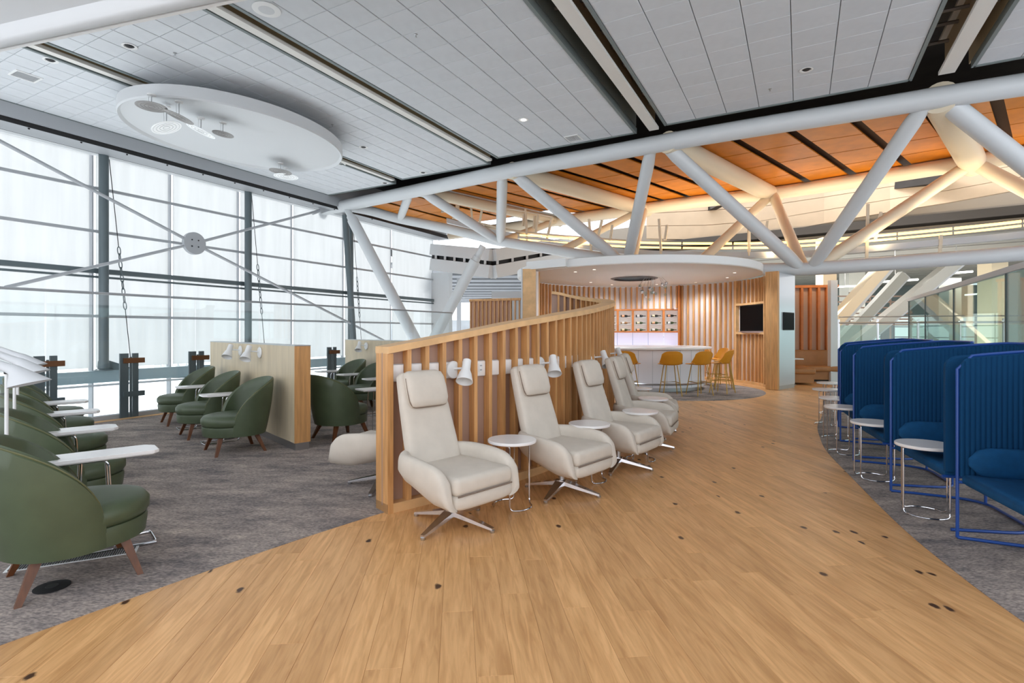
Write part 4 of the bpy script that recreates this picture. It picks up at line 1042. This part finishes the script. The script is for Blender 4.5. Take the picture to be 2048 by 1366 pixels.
# canopy
cy = thing('bar_canopy', 'large round white canopy hanging over the bar', 'canopy', (3.45, 15.0, BZ + .02))
def circ(r, z, n=96): return [Vector((r * math.cos(2 * PI * k / n), r * math.sin(2 * PI * k / n), z)) for k in range(n)]
MB().loft([circ(.62, .0), circ(3.28, .0), circ(3.30, .02), circ(3.30, .19), circ(3.25, .21), circ(.62, .21)] , False).build('soffit_disc', WPAINT, cy, True, 40)
MB().loft([circ(.62, .0), circ(.60, .16), circ(.0 + .01, .17)], False).build('recess', MGREY, cy)
MB().loft([circ(.66, -.004), circ(.60, -.03), circ(.57, -.03), circ(.57, .02), circ(.62, .02)], False).build('recess_ring', M('dark_ring', (70, 66, 66), .4), cy)
MB().prism([(-3.1, -2.0), (-2.2, -2.65), (-2.0, -2.2), (-3.0, -.9)], .01, .2).build('canopy_tab', WPAINT, cy, False)
for k in range(8):
    x, y = ((1.6, 13.4), (2.4, 16.2), (3.2, 17.0), (4.6, 16.9), (5.6, 16.2), (6.0, 14.8), (5.7, 13.6), (2.0, 12.9))[k]
    MB().lathe([(.035, 0), (.04, -.006), (0, -.008)], 14, (x - 3.45, y - 15.0, -.001)).build('downlight', EM('canopy_light', (255, 250, 242), 1.0), cy)
# chandelier
ch = thing('glass_chandelier', 'cluster of clear glass and chrome globes hanging in the canopy recess', 'chandelier', (3.92, 14.7, 2.25)); rc_ = random.Random(11)
for k in range(16):
    p = Vector((rc_.uniform(-.42, .42), rc_.uniform(-.3, .3), .42 + rc_.uniform(-.16, .16) - (0 if k % 5 else .25)))
    r = rc_.uniform(.035, .06)
    MB().lathe([(r * math.sin(PI * j / 8), -r * math.cos(PI * j / 8)) for j in range(9)], 12, p).build('globe', CHROME if k % 2 else GLASSG, ch)
    MB().tube([p + Vector((0, 0, r)), Vector((p.x * .4, p.y * .4, .82))], .004, 5).build('stem', STEEL, ch)
MB().lathe([(0, .80), (.12, .80), (.12, .83), (0, .83)], 20).build('ceiling_rose', STEEL, ch)
# counter island
ct = thing('bar_counter', 'round white bar counter ringed by mustard stools', 'counter', (3.75, 14.15, 0))
MB().lathe([(1.30, .10), (1.30, 1.02), (1.28, 1.03)], 72).build('front_panel', M('counter_white', (238, 236, 240), .25), ct)
MB().lathe([(1.22, .0), (1.22, .10), (1.0, .10)], 60).build('toe_kick', STEEL, ct)
MB().lathe([(.9, 1.03), (1.46, 1.03), (1.48, 1.04), (1.48, 1.075), (1.46, 1.085), (.9, 1.085)], 72).build('counter_top', WHITE, ct)
for k in range(24):
    a = 2 * PI * k / 24; MB().box((1.302 * math.cos(a), 1.302 * math.sin(a), .56), (.004, .006, .90), a).build('panel_joint', MGREY, ct, False)
MB().lathe([(1.33, .17), (1.35, .19), (1.33, .21)], 72).build('foot_rail', STEEL, ct)
# stools (face +x)
def stool(label, loc, rz, group):
    t = thing('bar_stool', label, 'bar stool', loc, rz, group)
    V = []; nu, nv = 14, 20; outer, inner = [], []
    for i in range(nu + 1):
        u = i / nu; ro, ri = [], []
        for j in range(nv + 1):
            v = (j / nv - .5) * 2
            if u < .5:
                f = u / .5; x = .20 - .36 * f; z = .70 + .012 * (1 - f) ** 2 - .012 * math.sin(f * PI) ; hw = .25 + .015 * math.sin(f * PI); zz = z + .05 * abs(v) ** 3 * f; xx = x - .03 * abs(v) ** 2 * (1 - f) * 1
            else:
                f = (u - .5) / .5; x = -.16 - .075 * math.sin(f * PI / 2) - .03 * f; z = .70 + .30 * f - .04 * math.cos(f * PI / 2) * 0; hw = .262 - .03 * f; zz = z + .02 * (1 - abs(v) ** 3) * f - .05 * abs(v) ** 4 * f + .05 * abs(v) ** 3 * (1 - f); xx = x + .10 * abs(v) ** 2.2 * (1 - .3 * f)
            ro.append(Vector((xx, v * hw, zz))); ri.append(Vector((xx + .016 * (1 if u > .5 else .2), v * hw * .965, zz + (.016 if u < .55 else 0))))
        outer.append(ro); inner.append(ri)
    W = nv + 1; V = [p for r in outer for p in r] + [p for r in inner for p in r]; O = (nu + 1) * W; Fc = []
    for i in range(nu):
        for j in range(nv): a = i * W + j; Fc += [(a, a + 1, a + W + 1, a + W), (O + a, O + a + W, O + a + W + 1, O + a + 1)]
        for j in (0, nv): a = i * W + j; Fc.append((a, a + W, O + a + W, O + a))
    for i in (0, nu):
        for j in range(nv): a = i * W + j; Fc.append((a, a + 1, O + a + 1, O + a))
    MB().add(V, Fc).build('seat_shell', MUST, t, True, 60)
    for sx in (1, -1):
        for sy in (1, -1):
            lg = MB().tube([(.13 * sx - .02, .12 * sy, .70), (.22 * sx - .02, .21 * sy, .0)], .011, 8).build('leg', BRASS, t)
    f = .30; k_ = 1 - f / .70
    P = [(.13 * sx - .02 + .09 * k_ * sx, (.12 + .09 * k_) * sy, f) for sx, sy in ((1, 1), (-1, 1), (-1, -1), (1, -1))]
    MB().tube(P, .009, 8, True).build('foot_ring', BRASS, t)
    return t
st = [((2.72, 12.45), 'mustard bar stool at the left end of the counter front, partly behind the lounge chairs'), ((3.64, 12.22), 'mustard bar stool second from left, its back square to the camera'), ((4.33, 12.30), 'mustard bar stool third from left, in front of the counter'),
      ((5.03, 12.75), 'mustard bar stool at the right end of the counter, seen from its side'), ((5.42, 13.65), 'mustard bar stool half hidden behind the right hand stool'), ((5.30, 15.15), 'mustard bar stool behind the counter, only its back top showing, left'), ((5.62, 14.55), 'mustard bar stool behind the counter, only its back top showing, right')]
s0 = None
for (x, y), lb in st:
    a = math.atan2(14.15 - y, 3.75 - x)
    if s0 is None: s0 = stool(lb, (x, y, .005), a, 'mustard stools around the bar counter')
    else: dup(s0, lb, (x, y, .005), a)
# niche with bottle display and lit backsplash
na = math.radians(78); ncx = Vector((BC.x + (BR - .03) * math.cos(na), BC.y + (BR - .03) * math.sin(na), 0)); nrz = na + PI / 2   # local x runs left to right seen from the room... y points outward
tx = Vector((math.sin(na), -math.cos(na), 0)); ny = Vector((-math.cos(na), -math.sin(na), 0))
R_ = Matrix((tx, -ny, Vector((0, 0, 1)))).transposed()         # local (right, outward, up)
ang_ = math.atan2(tx.y, tx.x)
bn = thing('bottle_display', 'wall display of wine bottles lying in lit white niches with orange oak frame', 'display shelf', ncx, ang_)
W_ = 2.52
OAKO = M('orange_oak', (206, 128, 66), .45, vary=.15, scale=5)
for z in (1.47, 2.20): MB().box((0, -.02, z), (W_, .26, .05)).build('frame_rail', OAKO, bn, False)
cols = [-W_ / 2 + .03 + i * (W_ - .06) / 5 for i in range(6)]
for x in cols: MB().box((x, -.02, 1.835), (.07, .24, .68)).build('divider', OAKO, bn, False)
NB = EM('niche_back', (244, 238, 232), .30)  # faint glow in the back panels stands in for niche lighting
for i in range(5):
    cx = (cols[i] + cols[i + 1]) / 2; MB().box((cx, .11, 1.835), (.44, .02, .70)).build('niche_back', NB, bn, False)
    for z in (1.715, 1.945): MB().box((cx, .02, z), (.42, .18, .016)).build('glass_shelf', LGREY, bn, False)
BG = [M('bottle_black', (24, 28, 26), .12), M('bottle_amber', (150, 110, 70), .15), M('bottle_green', (58, 74, 40), .15)]
LBm = [M('label_cream', (222, 205, 170), .6), M('label_pink', (226, 170, 130), .6), M('label_white', (236, 232, 224), .6)]
rown = ['top', 'middle', 'bottom']; coln = ['leftmost', 'second', 'middle', 'fourth', 'rightmost']
b_mesh = {}
def bottle_mesh(i): return MB().lathe([(0, -.15), (.036, -.15), (.04, -.145), (.04, .02), (.034, .05), (.015, .085), (.013, .15), (.015, .152), (.015, .165), (0, .165)], 16, (0, 0, 0), rot3(0, PI / 2, 0)).mesh('glass_body', BG[i])
def label_mesh(i): return MB().lathe([(.041, -.115), (.0412, -.03), (.041, -.028)], 16, (0, 0, 0), rot3(0, PI / 2, 0)).mesh('label_band', LBm[i])
bms = [bottle_mesh(i) for i in range(3)]; lms = [label_mesh(i) for i in range(3)]
for i in range(5):
    for j in range(3):
        m_ = 0 if j == 0 else ((1 if i < 2 else 2) if j == 1 else 2)
        cx = (cols[i] + cols[i + 1]) / 2; loc = ncx + R_ @ Vector((cx, -.02, (1.998, 1.768, 1.538)[j]))
        t = thing('wine_bottle', 'wine bottle lying in the %s row of the display, %s column' % (rown[j], coln[i]), 'bottle', loc, ang_, 'wine bottles in the lit display')
        link('glass_body', bms[m_], t); link('label_band', lms[(i + j) % 3], t)
bs = thing('lit_backsplash', 'glowing lavender-white glass backsplash under the bottle display', 'backsplash', ncx, ang_)
for i in range(5):
    MB().box((-W_ / 2 + (i + .5) * W_ / 5, .10, 1.16), (W_ / 5 - .012, .02, .58)).build('panel', EM('backsplash_glow', (214, 214, 240), .6), bs, False)
bb = thing('back_bar', 'white back bar counter under the lit backsplash', 'counter', ncx, ang_)
MB().box((0, -.22, .43), (W_, .56, .82)).build('body', WPAINT, bb, False); MB().box((0, -.22, .86), (W_ + .04, .62, .04)).build('worktop', WHITE, bb, False)
t = thing('side_jamb', 'oak jamb framing the right side of the bottle niche', 'jamb', arc(NA1 + .2, BR - .1, 0)); MB().box((0, 0, BZ / 2), (.05, .22, BZ), math.radians(NA1) + PI / 2).build('board', OAKO, t, False)
# television
tva = math.radians(6.5); c = Vector((BC.x + (BR - .10) * math.cos(tva), BC.y + (BR - .10) * math.sin(tva), 1.85)); tz = tva + PI / 2
t = thing('television', 'black flat television hung in the slat wall right of the bar', 'television', c, tva)
MB().box((.02, 0, 0), (.05, 1.28, .74)).build('casing', BLACKM, t, False); MB().box((-.008, 0, .005), (.006, 1.25, .69)).build('screen', BLACK, t, False); MB().box((-.01, 0, -.385), (.10, 1.30, .04)).build('shelf_edge', STEEL, t, False)
# silver pillar
p0_, p1_ = Vector((6.72, 13.38, 0)), Vector((7.47, 14.02, 0)); mid = (p0_ + p1_) / 2; d_ = (p1_ - p0_); an = math.atan2(d_.y, d_.x); L_p = d_.length
t = thing('silver_pillar', 'satin silver wall panel with a steel plinth between the slat wall and the booth niche', 'panel', mid, an)
MB().box((0, -.12 + .24, 1.53), (L_p, .24, 2.86)).build('panel', M('satin_silver', (214, 218, 222), .3, .55), t, False); MB().box((0, .12, .05), (L_p - .02, .22, .10)).build('plinth', STEEL, t, False)
MB().box((-.5 * L_p - .06, .13, 1.5), (.10, .3, 2.98)).build('oak_edge', OAK, t, False)
nrm = Vector((d_.y, -d_.x, 0)).normalized()
t = thing('wall_tablet', 'small black screen mounted on the silver pillar', 'screen', mid + d_ * .06 + nrm * .02 + Vector((0, 0, 1.74)), an)
MB().rbox((0, 0, 0), (.62, .03, .46), .008).build('casing', BLACKM, t); MB().box((0, -.016, 0), (.58, .004, .42)).build('screen', BLACK, t, False)
# booth niche beyond the pillar
def seg(a, b, z0, z1, th, name, mat, parent, off=(0, 0, 0)):
    a = Vector((a[0], a[1], 0)); b = Vector((b[0], b[1], 0)); n = Vector((-(b - a).y, (b - a).x, 0)).normalized() * th; o = Vector(off)
    return MB().hexa([Vector((p.x, p.y, z0)) - o for p in (a, b, b + n, a + n)], [Vector((p.x, p.y, z1)) - o for p in (a, b, b + n, a + n)]).build(name, mat, parent, False)
nc = thing('niche_slat_panel', 'orange oak slat panel above the caramel bench', 'wall panel', (9.0, 16.4, 0)); no = nc.location
seg((7.9, 16.6), (9.85, 16.2), .0, 2.86, .08, 'backing', M('niche_back_oak', (206, 168, 140), .5), nc, no)
OAKN = M('niche_oak', (200, 118, 56), .45, vary=.15, scale=5)
for k in range(9):
    x = 7.98 + k * .232; y = 16.6 - (x - 7.9) * .205; MB().box((x - no.x, y - .05 - no.y, 1.85), (.07, .10, 1.98)).build('slat', OAKN, nc, False)
seg((7.85, 16.50), (9.9, 16.08), 2.82, 2.90, .12, 'top_rail', OAKN, nc, no)
bnch = thing('caramel_bench', 'L-shaped caramel leather bench in the niche behind the silver pillar', 'bench', (8.9, 15.9, 0))
MB().rbox((.0, .28, .66), (1.72, .16, .52), .05, -.2).build('backrest', CARAM, bnch); MB().rbox((.0, -.03, .38), (1.72, .55, .16), .05, -.2).build('seat_cushion', CARAM, bnch)
MB().box((.0, .03, .18), (1.68, .46, .24), -.2).build('base', CARAM, bnch, False); MB().rbox((-.75, -.75, .38), (.62, 1.1, .16), .05, -.2).build('return_cushion', CARAM, bnch); MB().box((-.75, -.72, .18), (.56, 1.0, .24), -.2).build('return_base', CARAM, bnch, False)
MB().box((.1, .0, .06), (1.7, .40, .12), -.2).build('toe_kick', DARK, bnch, False)
t = thing('white_table', 'small white table in front of the caramel bench', 'table', (7.68, 14.78, 0)); MB().rbox((0, 0, .72), (.62, .5, .03), .01).build('tabletop', WHITE, t); MB().tube([(0, 0, .70), (0, 0, .02)], .03, 12).build('pedestal', STEEL, t); MB().lathe([(0, 0), (.2, 0), (.2, .015), (0, .02)], 24).build('base', STEEL, t)
t = thing('wall_lamp', 'small cream wall lamp on the slat panel over the bench', 'lamp', (8.22, 16.35, 1.72)); MB().lathe([(0, -.02), (.08, -.02), (.10, .0), (.08, .02), (0, .02)], 20, (0, 0, .05), rot3(PI / 2)).build('wall_plate', WPAINT, t); MB().lathe([(.05, 0), (.09, -.16), (.086, -.16), (.046, 0)], 20, (.02, -.1, -.02)).build('shade', WPAINT, t)
t = thing('white_column', 'tall white wall end between the bench niche and the atrium', 'column', (9.42, 15.6, 0)); MB().box((0, 0, 1.49), (.2, .16, 2.98)).build('shaft', WPAINT, t, False)
# far left slat screen and light panel
lp = thing('low_slat_screen', 'low oak slat screen far back, left of the broad oak post', 'screen', (-.4, 13.9, 0)); lo = lp.location
seg((-1.10, 14.1), (.22, 13.6), 0, 2.30, .05, 'backing', M('screen_back', (226, 190, 164), .5), lp, lo)
for k in range(13):
    f = k / 12; x = -1.09 + 1.28 * f; y = 14.06 - .49 * f; zt = 2.28; MB().box((x - lo.x, y - .025 - lo.y, zt / 2), (.03, .05, zt), -.36).build('slat', OAK, lp, False)
seg((-1.13, 14.02), (.22, 13.50), 2.27, 2.33, .14, 'top_rail', OAK, lp, lo)
seg((.0, 13.62), (.25, 13.52), 0, 2.34, .1, 'pale_end', LGREY, lp, lo)

# ------------------------------------------------------------------ lit gantry running with the truss
ga = thing('light_gantry', 'grey cable tray with glowing warm linear tubes and cream posts along the truss', 'light fixture', (5, 15, 3.6)); g0_ = ga.location
def Yb(px): return interp(px, [797, 962, 1085, 1250, 1350, 1450, 1600, 1720, 1868, 2048, 2300], [20.0, 19.6, 18.8, 17.3, 16.5, 15.8, 14.9, 14.2, 13.5, 12.7, 11.7])
def gp(px, py): return at(px, py, Yb(px)) - g0_
tray = [gp(*p) for p in ((893, 440), (980, 462), (1055, 474), (1116, 485), (1180, 494), (1250, 502), (1340, 507), (1450, 509), (1560, 508), (1648, 504), (1736, 497), (1868, 485), (2048, 468), (2250, 440))]
tp = smoothpts(tray, 3)
for i in range(0, len(tp) - 1): pass
MB().loft([[p + Vector((0, -.02, -.09)), p + Vector((0, .25, -.09)), p + Vector((0, .25, .07)), p + Vector((0, -.02, .07))] for p in tp]).build('cable_tray', LGREY, ga, False)
WARM = EM('warm_tube', (255, 206, 120), 3.2)
t1_ = [(1040, 470), (1100, 474), (1180, 480), (1270, 485), (1400, 487), (1534, 486), (1648, 480), (1736, 473), (1868, 461), (2048, 442), (2250, 414)]
P1 = smoothpts([gp(*p) for p in t1_], 4); P2 = smoothpts([gp(px, py + 9) for px, py in t1_], 4)
def chunks(P, r):
    k = 0
    while k + 3 < len(P):
        MB().tube([P[k], P[k + 1], P[k + 2], P[k + 3].lerp(P[k + 2], .12)], r, 8).build('light_tube', WARM, ga); k += 3
chunks(P1, .035); chunks(P2, .03)
MB().tube(smoothpts([gp(*p) for p in ((840, 384), (860, 386), (940, 399), (993, 413), (1050, 423), (1106, 434))], 3), .025, 8).build('hand_rail', WT, ga)
MB().tube(smoothpts([gp(*p) for p in ((905, 436), (960, 447), (1030, 462), (1100, 470), (1200, 478), (1280, 484))], 3), .04, 8).build('hand_rail', WT, ga)
for (x0, y0), (x1, y1) in (((941, 400), (945, 447)), ((966, 407), (958, 452)), ((1051, 418), (1055, 490)), ((1077, 428), (1071, 469)), ((1104, 435), (1094, 478)), ((1178, 438), (1183, 508)), ((1204, 440), (1195, 480)), ((1225, 450), (1220, 482)), ((1318, 438), (1323, 518)), ((1334, 450), (1330, 480)), ((1498, 455), (1498, 512)), ((1535, 442), (1530, 478)), ((1736, 408), (1733, 526)), ((1762, 424), (1750, 482)), ((1882, 470), (1879, 516))):
    MB().beam(gp(x0, y0), gp(x1, y1), .07, .07).build('post', WT, ga, False)
for (x0, y0), (x1, y1) in (((886, 403), (886, 425)), ((915, 410), (915, 424)), ((1048, 428), (1046, 452)), ((1070, 432), (1067, 457))):
    MB().beam(gp(x0, y0), gp(x1, y1), .14, .05).build('bracket_plate', WT, ga, False)

# ------------------------------------------------------------------ beyond the truss: cream cladding, far roof, far building
cw = thing('cream_cladding', 'cream panelled fascia curving behind the truss under the amber ceiling', 'fascia', (9, 20, 5)); co_ = cw.location
pts = [(1293, 402, 477, 25.0), (1408, 392, 480, 24.0), (1522, 384, 471, 23.0), (1648, 368, 447, 21.6), (1780, 348, 424, 20.0), (1900, 330, 405, 18.6), (2048, 302, 378, 17.2), (2250, 262, 340, 15.4)]
nrow = 3
for i in range(len(pts) - 1):
    (xa, ta, ba, ya), (xb_, tb, bb_, yb_) = pts[i], pts[i + 1]
    for r in range(nrow):
        def pt(x, t_, b_, y, f): return at(x, t_ + (b_ - t_) * f, y) - co_
        f0, f1 = r / nrow + .006, (r + 1) / nrow - .006
        q = [pt(xa, ta, ba, ya, f1), pt(xb_, tb, bb_, yb_, f1), pt(xb_, tb, bb_, yb_, f0), pt(xa, ta, ba, ya, f0)]
        MB().hexa(q, [p + Vector((.05, .2, 0)) for p in q]).build('panel', CREAMW, cw, False)
for (xa, xb_, y0, y1, Y) in ((1795, 1905, 352, 374, 19.3), (1418, 1450, 411, 419, 23.6)):
    a = at(xa, (y0 + y1) / 2 + 5, Y + .7 - .1); b = at(xb_, (y0 + y1) / 2 - 12, Y - 1.1); MB().beam(a - co_, b - co_, .3, (y1 - y0) / F * Y).build('dark_opening', DARK, cw, False)
# far roofs (soffits seen from below)
FR = M('far_soffit', (150, 146, 140), .7, vary=.08, scale=1); FRL = M('far_soffit_light', (196, 200, 204), .6)
def quad(P, th, name, mat, parent=None): return MB().hexa([Vector(p) for p in P], [Vector(p) + Vector((0, 0, th)) for p in P]).build(name, mat, parent, False)
fr = cempty('ceiling_far', 'grey slatted soffit of the terminal hall beyond the truss')
sa, sb = Vector((3.9, 27.0, 0)), Vector((19.5, 15.9, 0)); se = (sb - sa).normalized(); sn = Vector((-se.y, se.x, 0))
for k in range(16):
    p = sa + sn * (k * 1.7 - .4); q = sb + se * 16 + sn * (k * 1.7 - .4)
    quad([(p.x, p.y, 5.05), (q.x, q.y, 5.05), (q.x + sn.x * 1.5, q.y + sn.y * 1.5, 5.05), (p.x + sn.x * 1.5, p.y + sn.y * 1.5, 5.05)], .08, 'soffit_slat', FR, fr)
p = sa + se * 34; quad([(sa.x, sa.y, 5.4), (p.x, p.y, 5.4), (p.x + sn.x * 32, p.y + sn.y * 32, 5.4), (sa.x + sn.x * 32, sa.y + sn.y * 32, 5.4)], .3, 'soffit_deck', M('soffit_dark', (92, 88, 84), .8), fr)
MB().beam(Vector((sa.x, sa.y, 5.95)) + sn * .8, Vector((p.x, p.y, 5.95)) + sn * .8, .1, 1.5).build('soffit_fascia', M('fascia_taupe', (176, 166, 152), .6), fr, False)
# left-back steelwork: box beams with slots, louvred soffit
lb_ = thing('corner_steelwork', 'white angled box beams with dark slots behind the strut, beyond the windows', 'steelwork', (-2, 24, 4)); q0 = lb_.location
a_, b_, c_ = at(868, 514, 25.0), at(986, 527, 22.5), at(1150, 498, 25.5)
for (p, q) in ((a_, b_), (b_, c_)):
    MB().beam(p - q0 + Vector((0, 0, -.36)), q - q0 + Vector((0, 0, -.36)), .5, .54).build('lower_beam', LGREY, lb_, False)
    MB().beam(p - q0 + Vector((0, .08, 0)), q - q0 + Vector((0, .08, 0)), .3, .2).build('slot_void', BLACKM, lb_, False)
    MB().beam(p - q0 + Vector((0, 0, .34)), q - q0 + Vector((0, 0, .34)), .5, .50).build('upper_beam', LGREY, lb_, False)
    for k in range(6):
        r = p.lerp(q, (k + .3) / 6); MB().box(r - q0 + Vector((0, -.1, 0)), (.1, .4, .22)).build('slot_post', LGREY, lb_, False)
seg((-3.9, 25.5), (-3.0, 25.2), -3, 4.3, .4, 'pier', LGREY, lb_, q0)
lv = thing('louvred_soffit', 'grey louvred outdoor soffit with dark gaps, far back left of the oak post', 'soffit', (-1, 34, 5)); q1 = lv.location
for k in range(13):
    Y = 27 + k * 2.4; z = 4.9 - k * .02
    quad([(-6.5 - q1.x, Y - q1.y, z - q1.z), (4.5 - q1.x, Y - q1.y, z - q1.z), (4.5 - q1.x, Y + 1.5 - q1.y, z - q1.z), (-6.5 - q1.x, Y + 1.5 - q1.y, z - q1.z)], .12, 'louvre', M('louvre_grey', (128, 132, 136), .7), lv)
quad([(-6.5 - q1.x, 26.5 - q1.y, .55), (4.5 - q1.x, 26.5 - q1.y, .55), (4.5 - q1.x, 60 - q1.y, .55), (-6.5 - q1.x, 60 - q1.y, .55)], .1, 'dark_backing', M('louvre_gap', (30, 34, 38), .9), lv)
MB().box(at(1016, 590, 18) - q0, (1.1, .3, .22)).build('box_beam', LGREY, lb_, False)
struct(MB().box((-3.4, 34, 1.0), (.25, .25, 8)).build('wall_back_pier', MGREY, None, False), 'grey pier far outside behind the strut')
struct(MB().box((1.5, 50, 0), (30, .3, 5.2)).build('wall_back', M('far_facade', (200, 206, 210), .6, vary=.2, scale=.6), None, False), 'pale far facade outside')

# ------------------------------------------------------------------ right: glass screen, atrium struts, far hall
RU = 2.85
g2 = thing('right_glass_screen', 'tall clear glass screen with dark mullions behind the blue booths', 'glass screen', UV(RU, 9, 0)); g2o = g2.location
rv = [vpx(px, RU) for px in (2300, 2150, 2013, 1908, 1851, 1818)]
for i in range(len(rv) - 1): MB().beam(UV(RU, rv[i] + .02, 1.2) - g2o, UV(RU, rv[i + 1] - .02, 1.2) - g2o, .014, 2.34).build('pane', GLASSG, g2, False)
for v in rv: MB().beam(UV(RU, v, .0) - g2o, UV(RU, v, 2.38) - g2o, .035, .035, UV(0, 1)).build('mullion', M('dark_mullion', (44, 56, 56), .4), g2, False)
MB().beam(UV(RU, rv[0] - .1, 2.42) - g2o, UV(RU, rv[-1] + .1, 2.42) - g2o, .08, .09).build('top_rail', LGREY, g2, False)
MB().beam(UV(RU, rv[0] - .1, .03) - g2o, UV(RU, rv[-1] + .1, .03) - g2o, .08, .06).build('bottom_rail', STEEL, g2, False)
# guard rail farther back
g3 = thing('glass_balustrade', 'low glass balustrade with a steel handrail in the atrium beyond the booths', 'balustrade', (14, 18, 0)); g3o = g3.location
pa, pb = Vector((11.2, 18.2, 0)), Vector((20.0, 15.5, 0))
for k in range(8):
    a = pa.lerp(pb, k / 8 + .004); b = pa.lerp(pb, (k + 1) / 8 - .004); MB().beam(a - g3o + Vector((0, 0, 1.2)), b - g3o + Vector((0, 0, 1.2)), .02, 1.0).build('pane', GLASSG, g3, False)
    MB().beam(pa.lerp(pb, k / 8) - g3o + Vector((0, 0, .2)), pa.lerp(pb, k / 8) - g3o + Vector((0, 0, 1.9)), .05, .05, (0, 1, 0)).build('post', STEEL, g3, False)
MB().tube([pa - g3o + Vector((0, 0, 1.78)), pb - g3o + Vector((0, 0, 1.78))], .035, 8).build('hand_rail', STEEL, g3)
MB().tube([pa - g3o + Vector((0, 0, 1.98)), pb - g3o + Vector((0, 0, 1.98))], .02, 8).build('hand_rail', STEEL, g3)
# atrium struts
SC = M('strut_cream', (222, 206, 176), .5); SG = M('strut_grey', (186, 186, 178), .5)
for (a, b, wd, Y, m_, lb) in (((1760, 540), (1672, 640), 1.0, 19.5, SC, 'broad cream slanting strut in the atrium right of the white wall end'), ((1893, 538), (1722, 678), .8, 19.0, SG, 'long grey slanting strut crossing the atrium behind the booths'),
                              ((1795, 562), (1718, 645), .55, 21.0, SG, 'thin far grey strut between the two big atrium struts')):
    pa_, pb_ = at(a[0], a[1], Y), at(b[0], b[1], Y); d = pb_ - pa_; pb2 = pb_ + d * ((pb_.z + .02) / -d.z); t = thing('atrium_strut', lb, 'strut', pb2); MB().beam(pa_ - pb2 - d * .15, (0, 0, 0), .35, wd * .5, (0, 1, 0)).build('box_section', m_, t, False)
    MB().beam(pa_ - pb2 - d * .15 + Vector((wd * .28, 0, -.02)), Vector((wd * .28, 0, -.02)), .30, .05, (0, 1, 0)).build('side_flange', LGREY, t, False)
# far hall: back wall, columns, lit ceiling, windows
FW = M('far_wall', (120, 132, 130), .6, vary=.2, scale=.3)
wf = struct(MB().box((30, 42, .5), (50, .3, 9.4)).build('wall_far', FW, None, False), 'grey green end wall of the far hall with bright windows')
for k, x in enumerate((11.5, 15.2, 18.8, 22.5, 26.2, 29.9, 33.6)):
    wn_ = MB().box((x + 1.4, 41.7, 1.5), (2.6, .06, 2.4)).build('window', EM('daylit_pane', (214, 228, 226), .75), wf, False)
    for z in (-1.22, -.4, .4, 1.22): MB().box((x + 1.4, 41.65, 1.5 + z), (2.7, .06, .07)).build('frame_bar', DGREY, wn_, False)
    for x2 in (-1.33, 0, 1.33): MB().box((x + 1.4 + x2, 41.65, 1.5), (.07, .06, 2.5)).build('frame_bar', DGREY, wn_, False)
struct(MB().prism([(10.2, 18.0), (9.6, 16.9), (13.0, 12.2), (60, 10), (60, 42), (10.2, 42)], -.3, -.02).build('floor_far', M('far_floor', (150, 156, 150), .3), None, False), 'pale reflective floor of the far hall')
for k, (px, Y, w_, m_) in enumerate(((1652, 20.0, .5, SC), (1704, 30, .9, SG), (1900, 34, .8, SG), (1985, 26, .8, SC), (2040, 30, .9, SG))):
    p = at(px, 600, Y); t = thing('hall_column', ('cream column rising behind the orange slat panel of the bench niche', 'grey square column far behind the cream one', 'grey column seen through the second glass pane', 'cream column seen through the glass next to the dark mullion', 'grey column at the right edge of the far hall')[k], 'column', (p.x, p.y, 0)); MB().box((0, 0, 1.0), (w_, w_, 8)).build('shaft', m_, t, False)
t = thing('hall_louvres', 'brown horizontal railings on the far bridge between the struts', 'railing', at(1740, 615, 26)); 
for k in range(6): MB().box((0, 0, .55 - k * .28), (4.2, .05, .07)).build('rail', M('brown_rail', (92, 74, 62), .5), t, False)
for k in range(5): MB().box((-2 + k, 0, -.95), (.06, .06, 3.4)).build('upright', M('brown_rail', (92, 74, 62), .5), t, False)
for k, (a, b, Y) in enumerate((((1745, 565), (1836, 559), 22), ((1668, 574), (1712, 572), 26), ((1880, 548), (1945, 543), 22), ((1930, 590), (1990, 585), 30))):
    pa_, pb_ = at(a[0], a[1], Y), at(b[0], b[1], Y); t = thing('linear_light', ('long white linear light tube under the far soffit', 'short white linear light tube beside the white wall end', 'white linear light tube above the right glass screen', 'pale linear light seen through the right glass screen')[k], 'light', pa_); MB().tube([(0, 0, 0), pb_ - pa_], .045, 8).build('tube', EM('cool_tube', (245, 248, 240), 2.0), t)
    MB().tube([(pb_ - pa_) * .5, Vector(((pb_.x - pa_.x) * .5, (pb_.y - pa_.y) * .5, 5.5 - pa_.z))], .015, 6).build('hanger', STEEL, t)
# outside lamp housings seen through the lower window
for k, (px, kind) in enumerate(((316, 'r'), (332, 'r'), (356, 't'), (373, 't'), (401, 'r'))):
    p = atu(px, 733, -17.5); t = thing('lamp_housing', '%s lamp housing outside the lower window, %s from the left' % ('round bright' if kind == 'r' else 'pale pointed', ('first', 'second', 'third', 'fourth', 'fifth')[k]), 'lamp', p, 0, 'lamp housings outside the window')
    if kind == 'r': MB().lathe([(0, -.02), (.11, -.02), (.12, 0), (.11, .02), (0, .02)], 20, (0, 0, 0), rot3(PI / 2)).build('lens', WPAINT, t)
    else: MB().prism([(-.10, -.05), (.10, -.05), (.10, .05), (-.10, .05)], -.1, -.02).lathe([(.10, -.02), (0, .12)], 4, (0, 0, 0)).build('cap', WPAINT, t)
    MB().loft([sring((0, 0, -.08), (1, 0, 0), (0, 1, 0), .12, .10, 12, .6), sring((0, 0, -.36), (1, 0, 0), (0, 1, 0), .17, .13, 12, .6)]).build('housing', DGREY, t, True, 50)
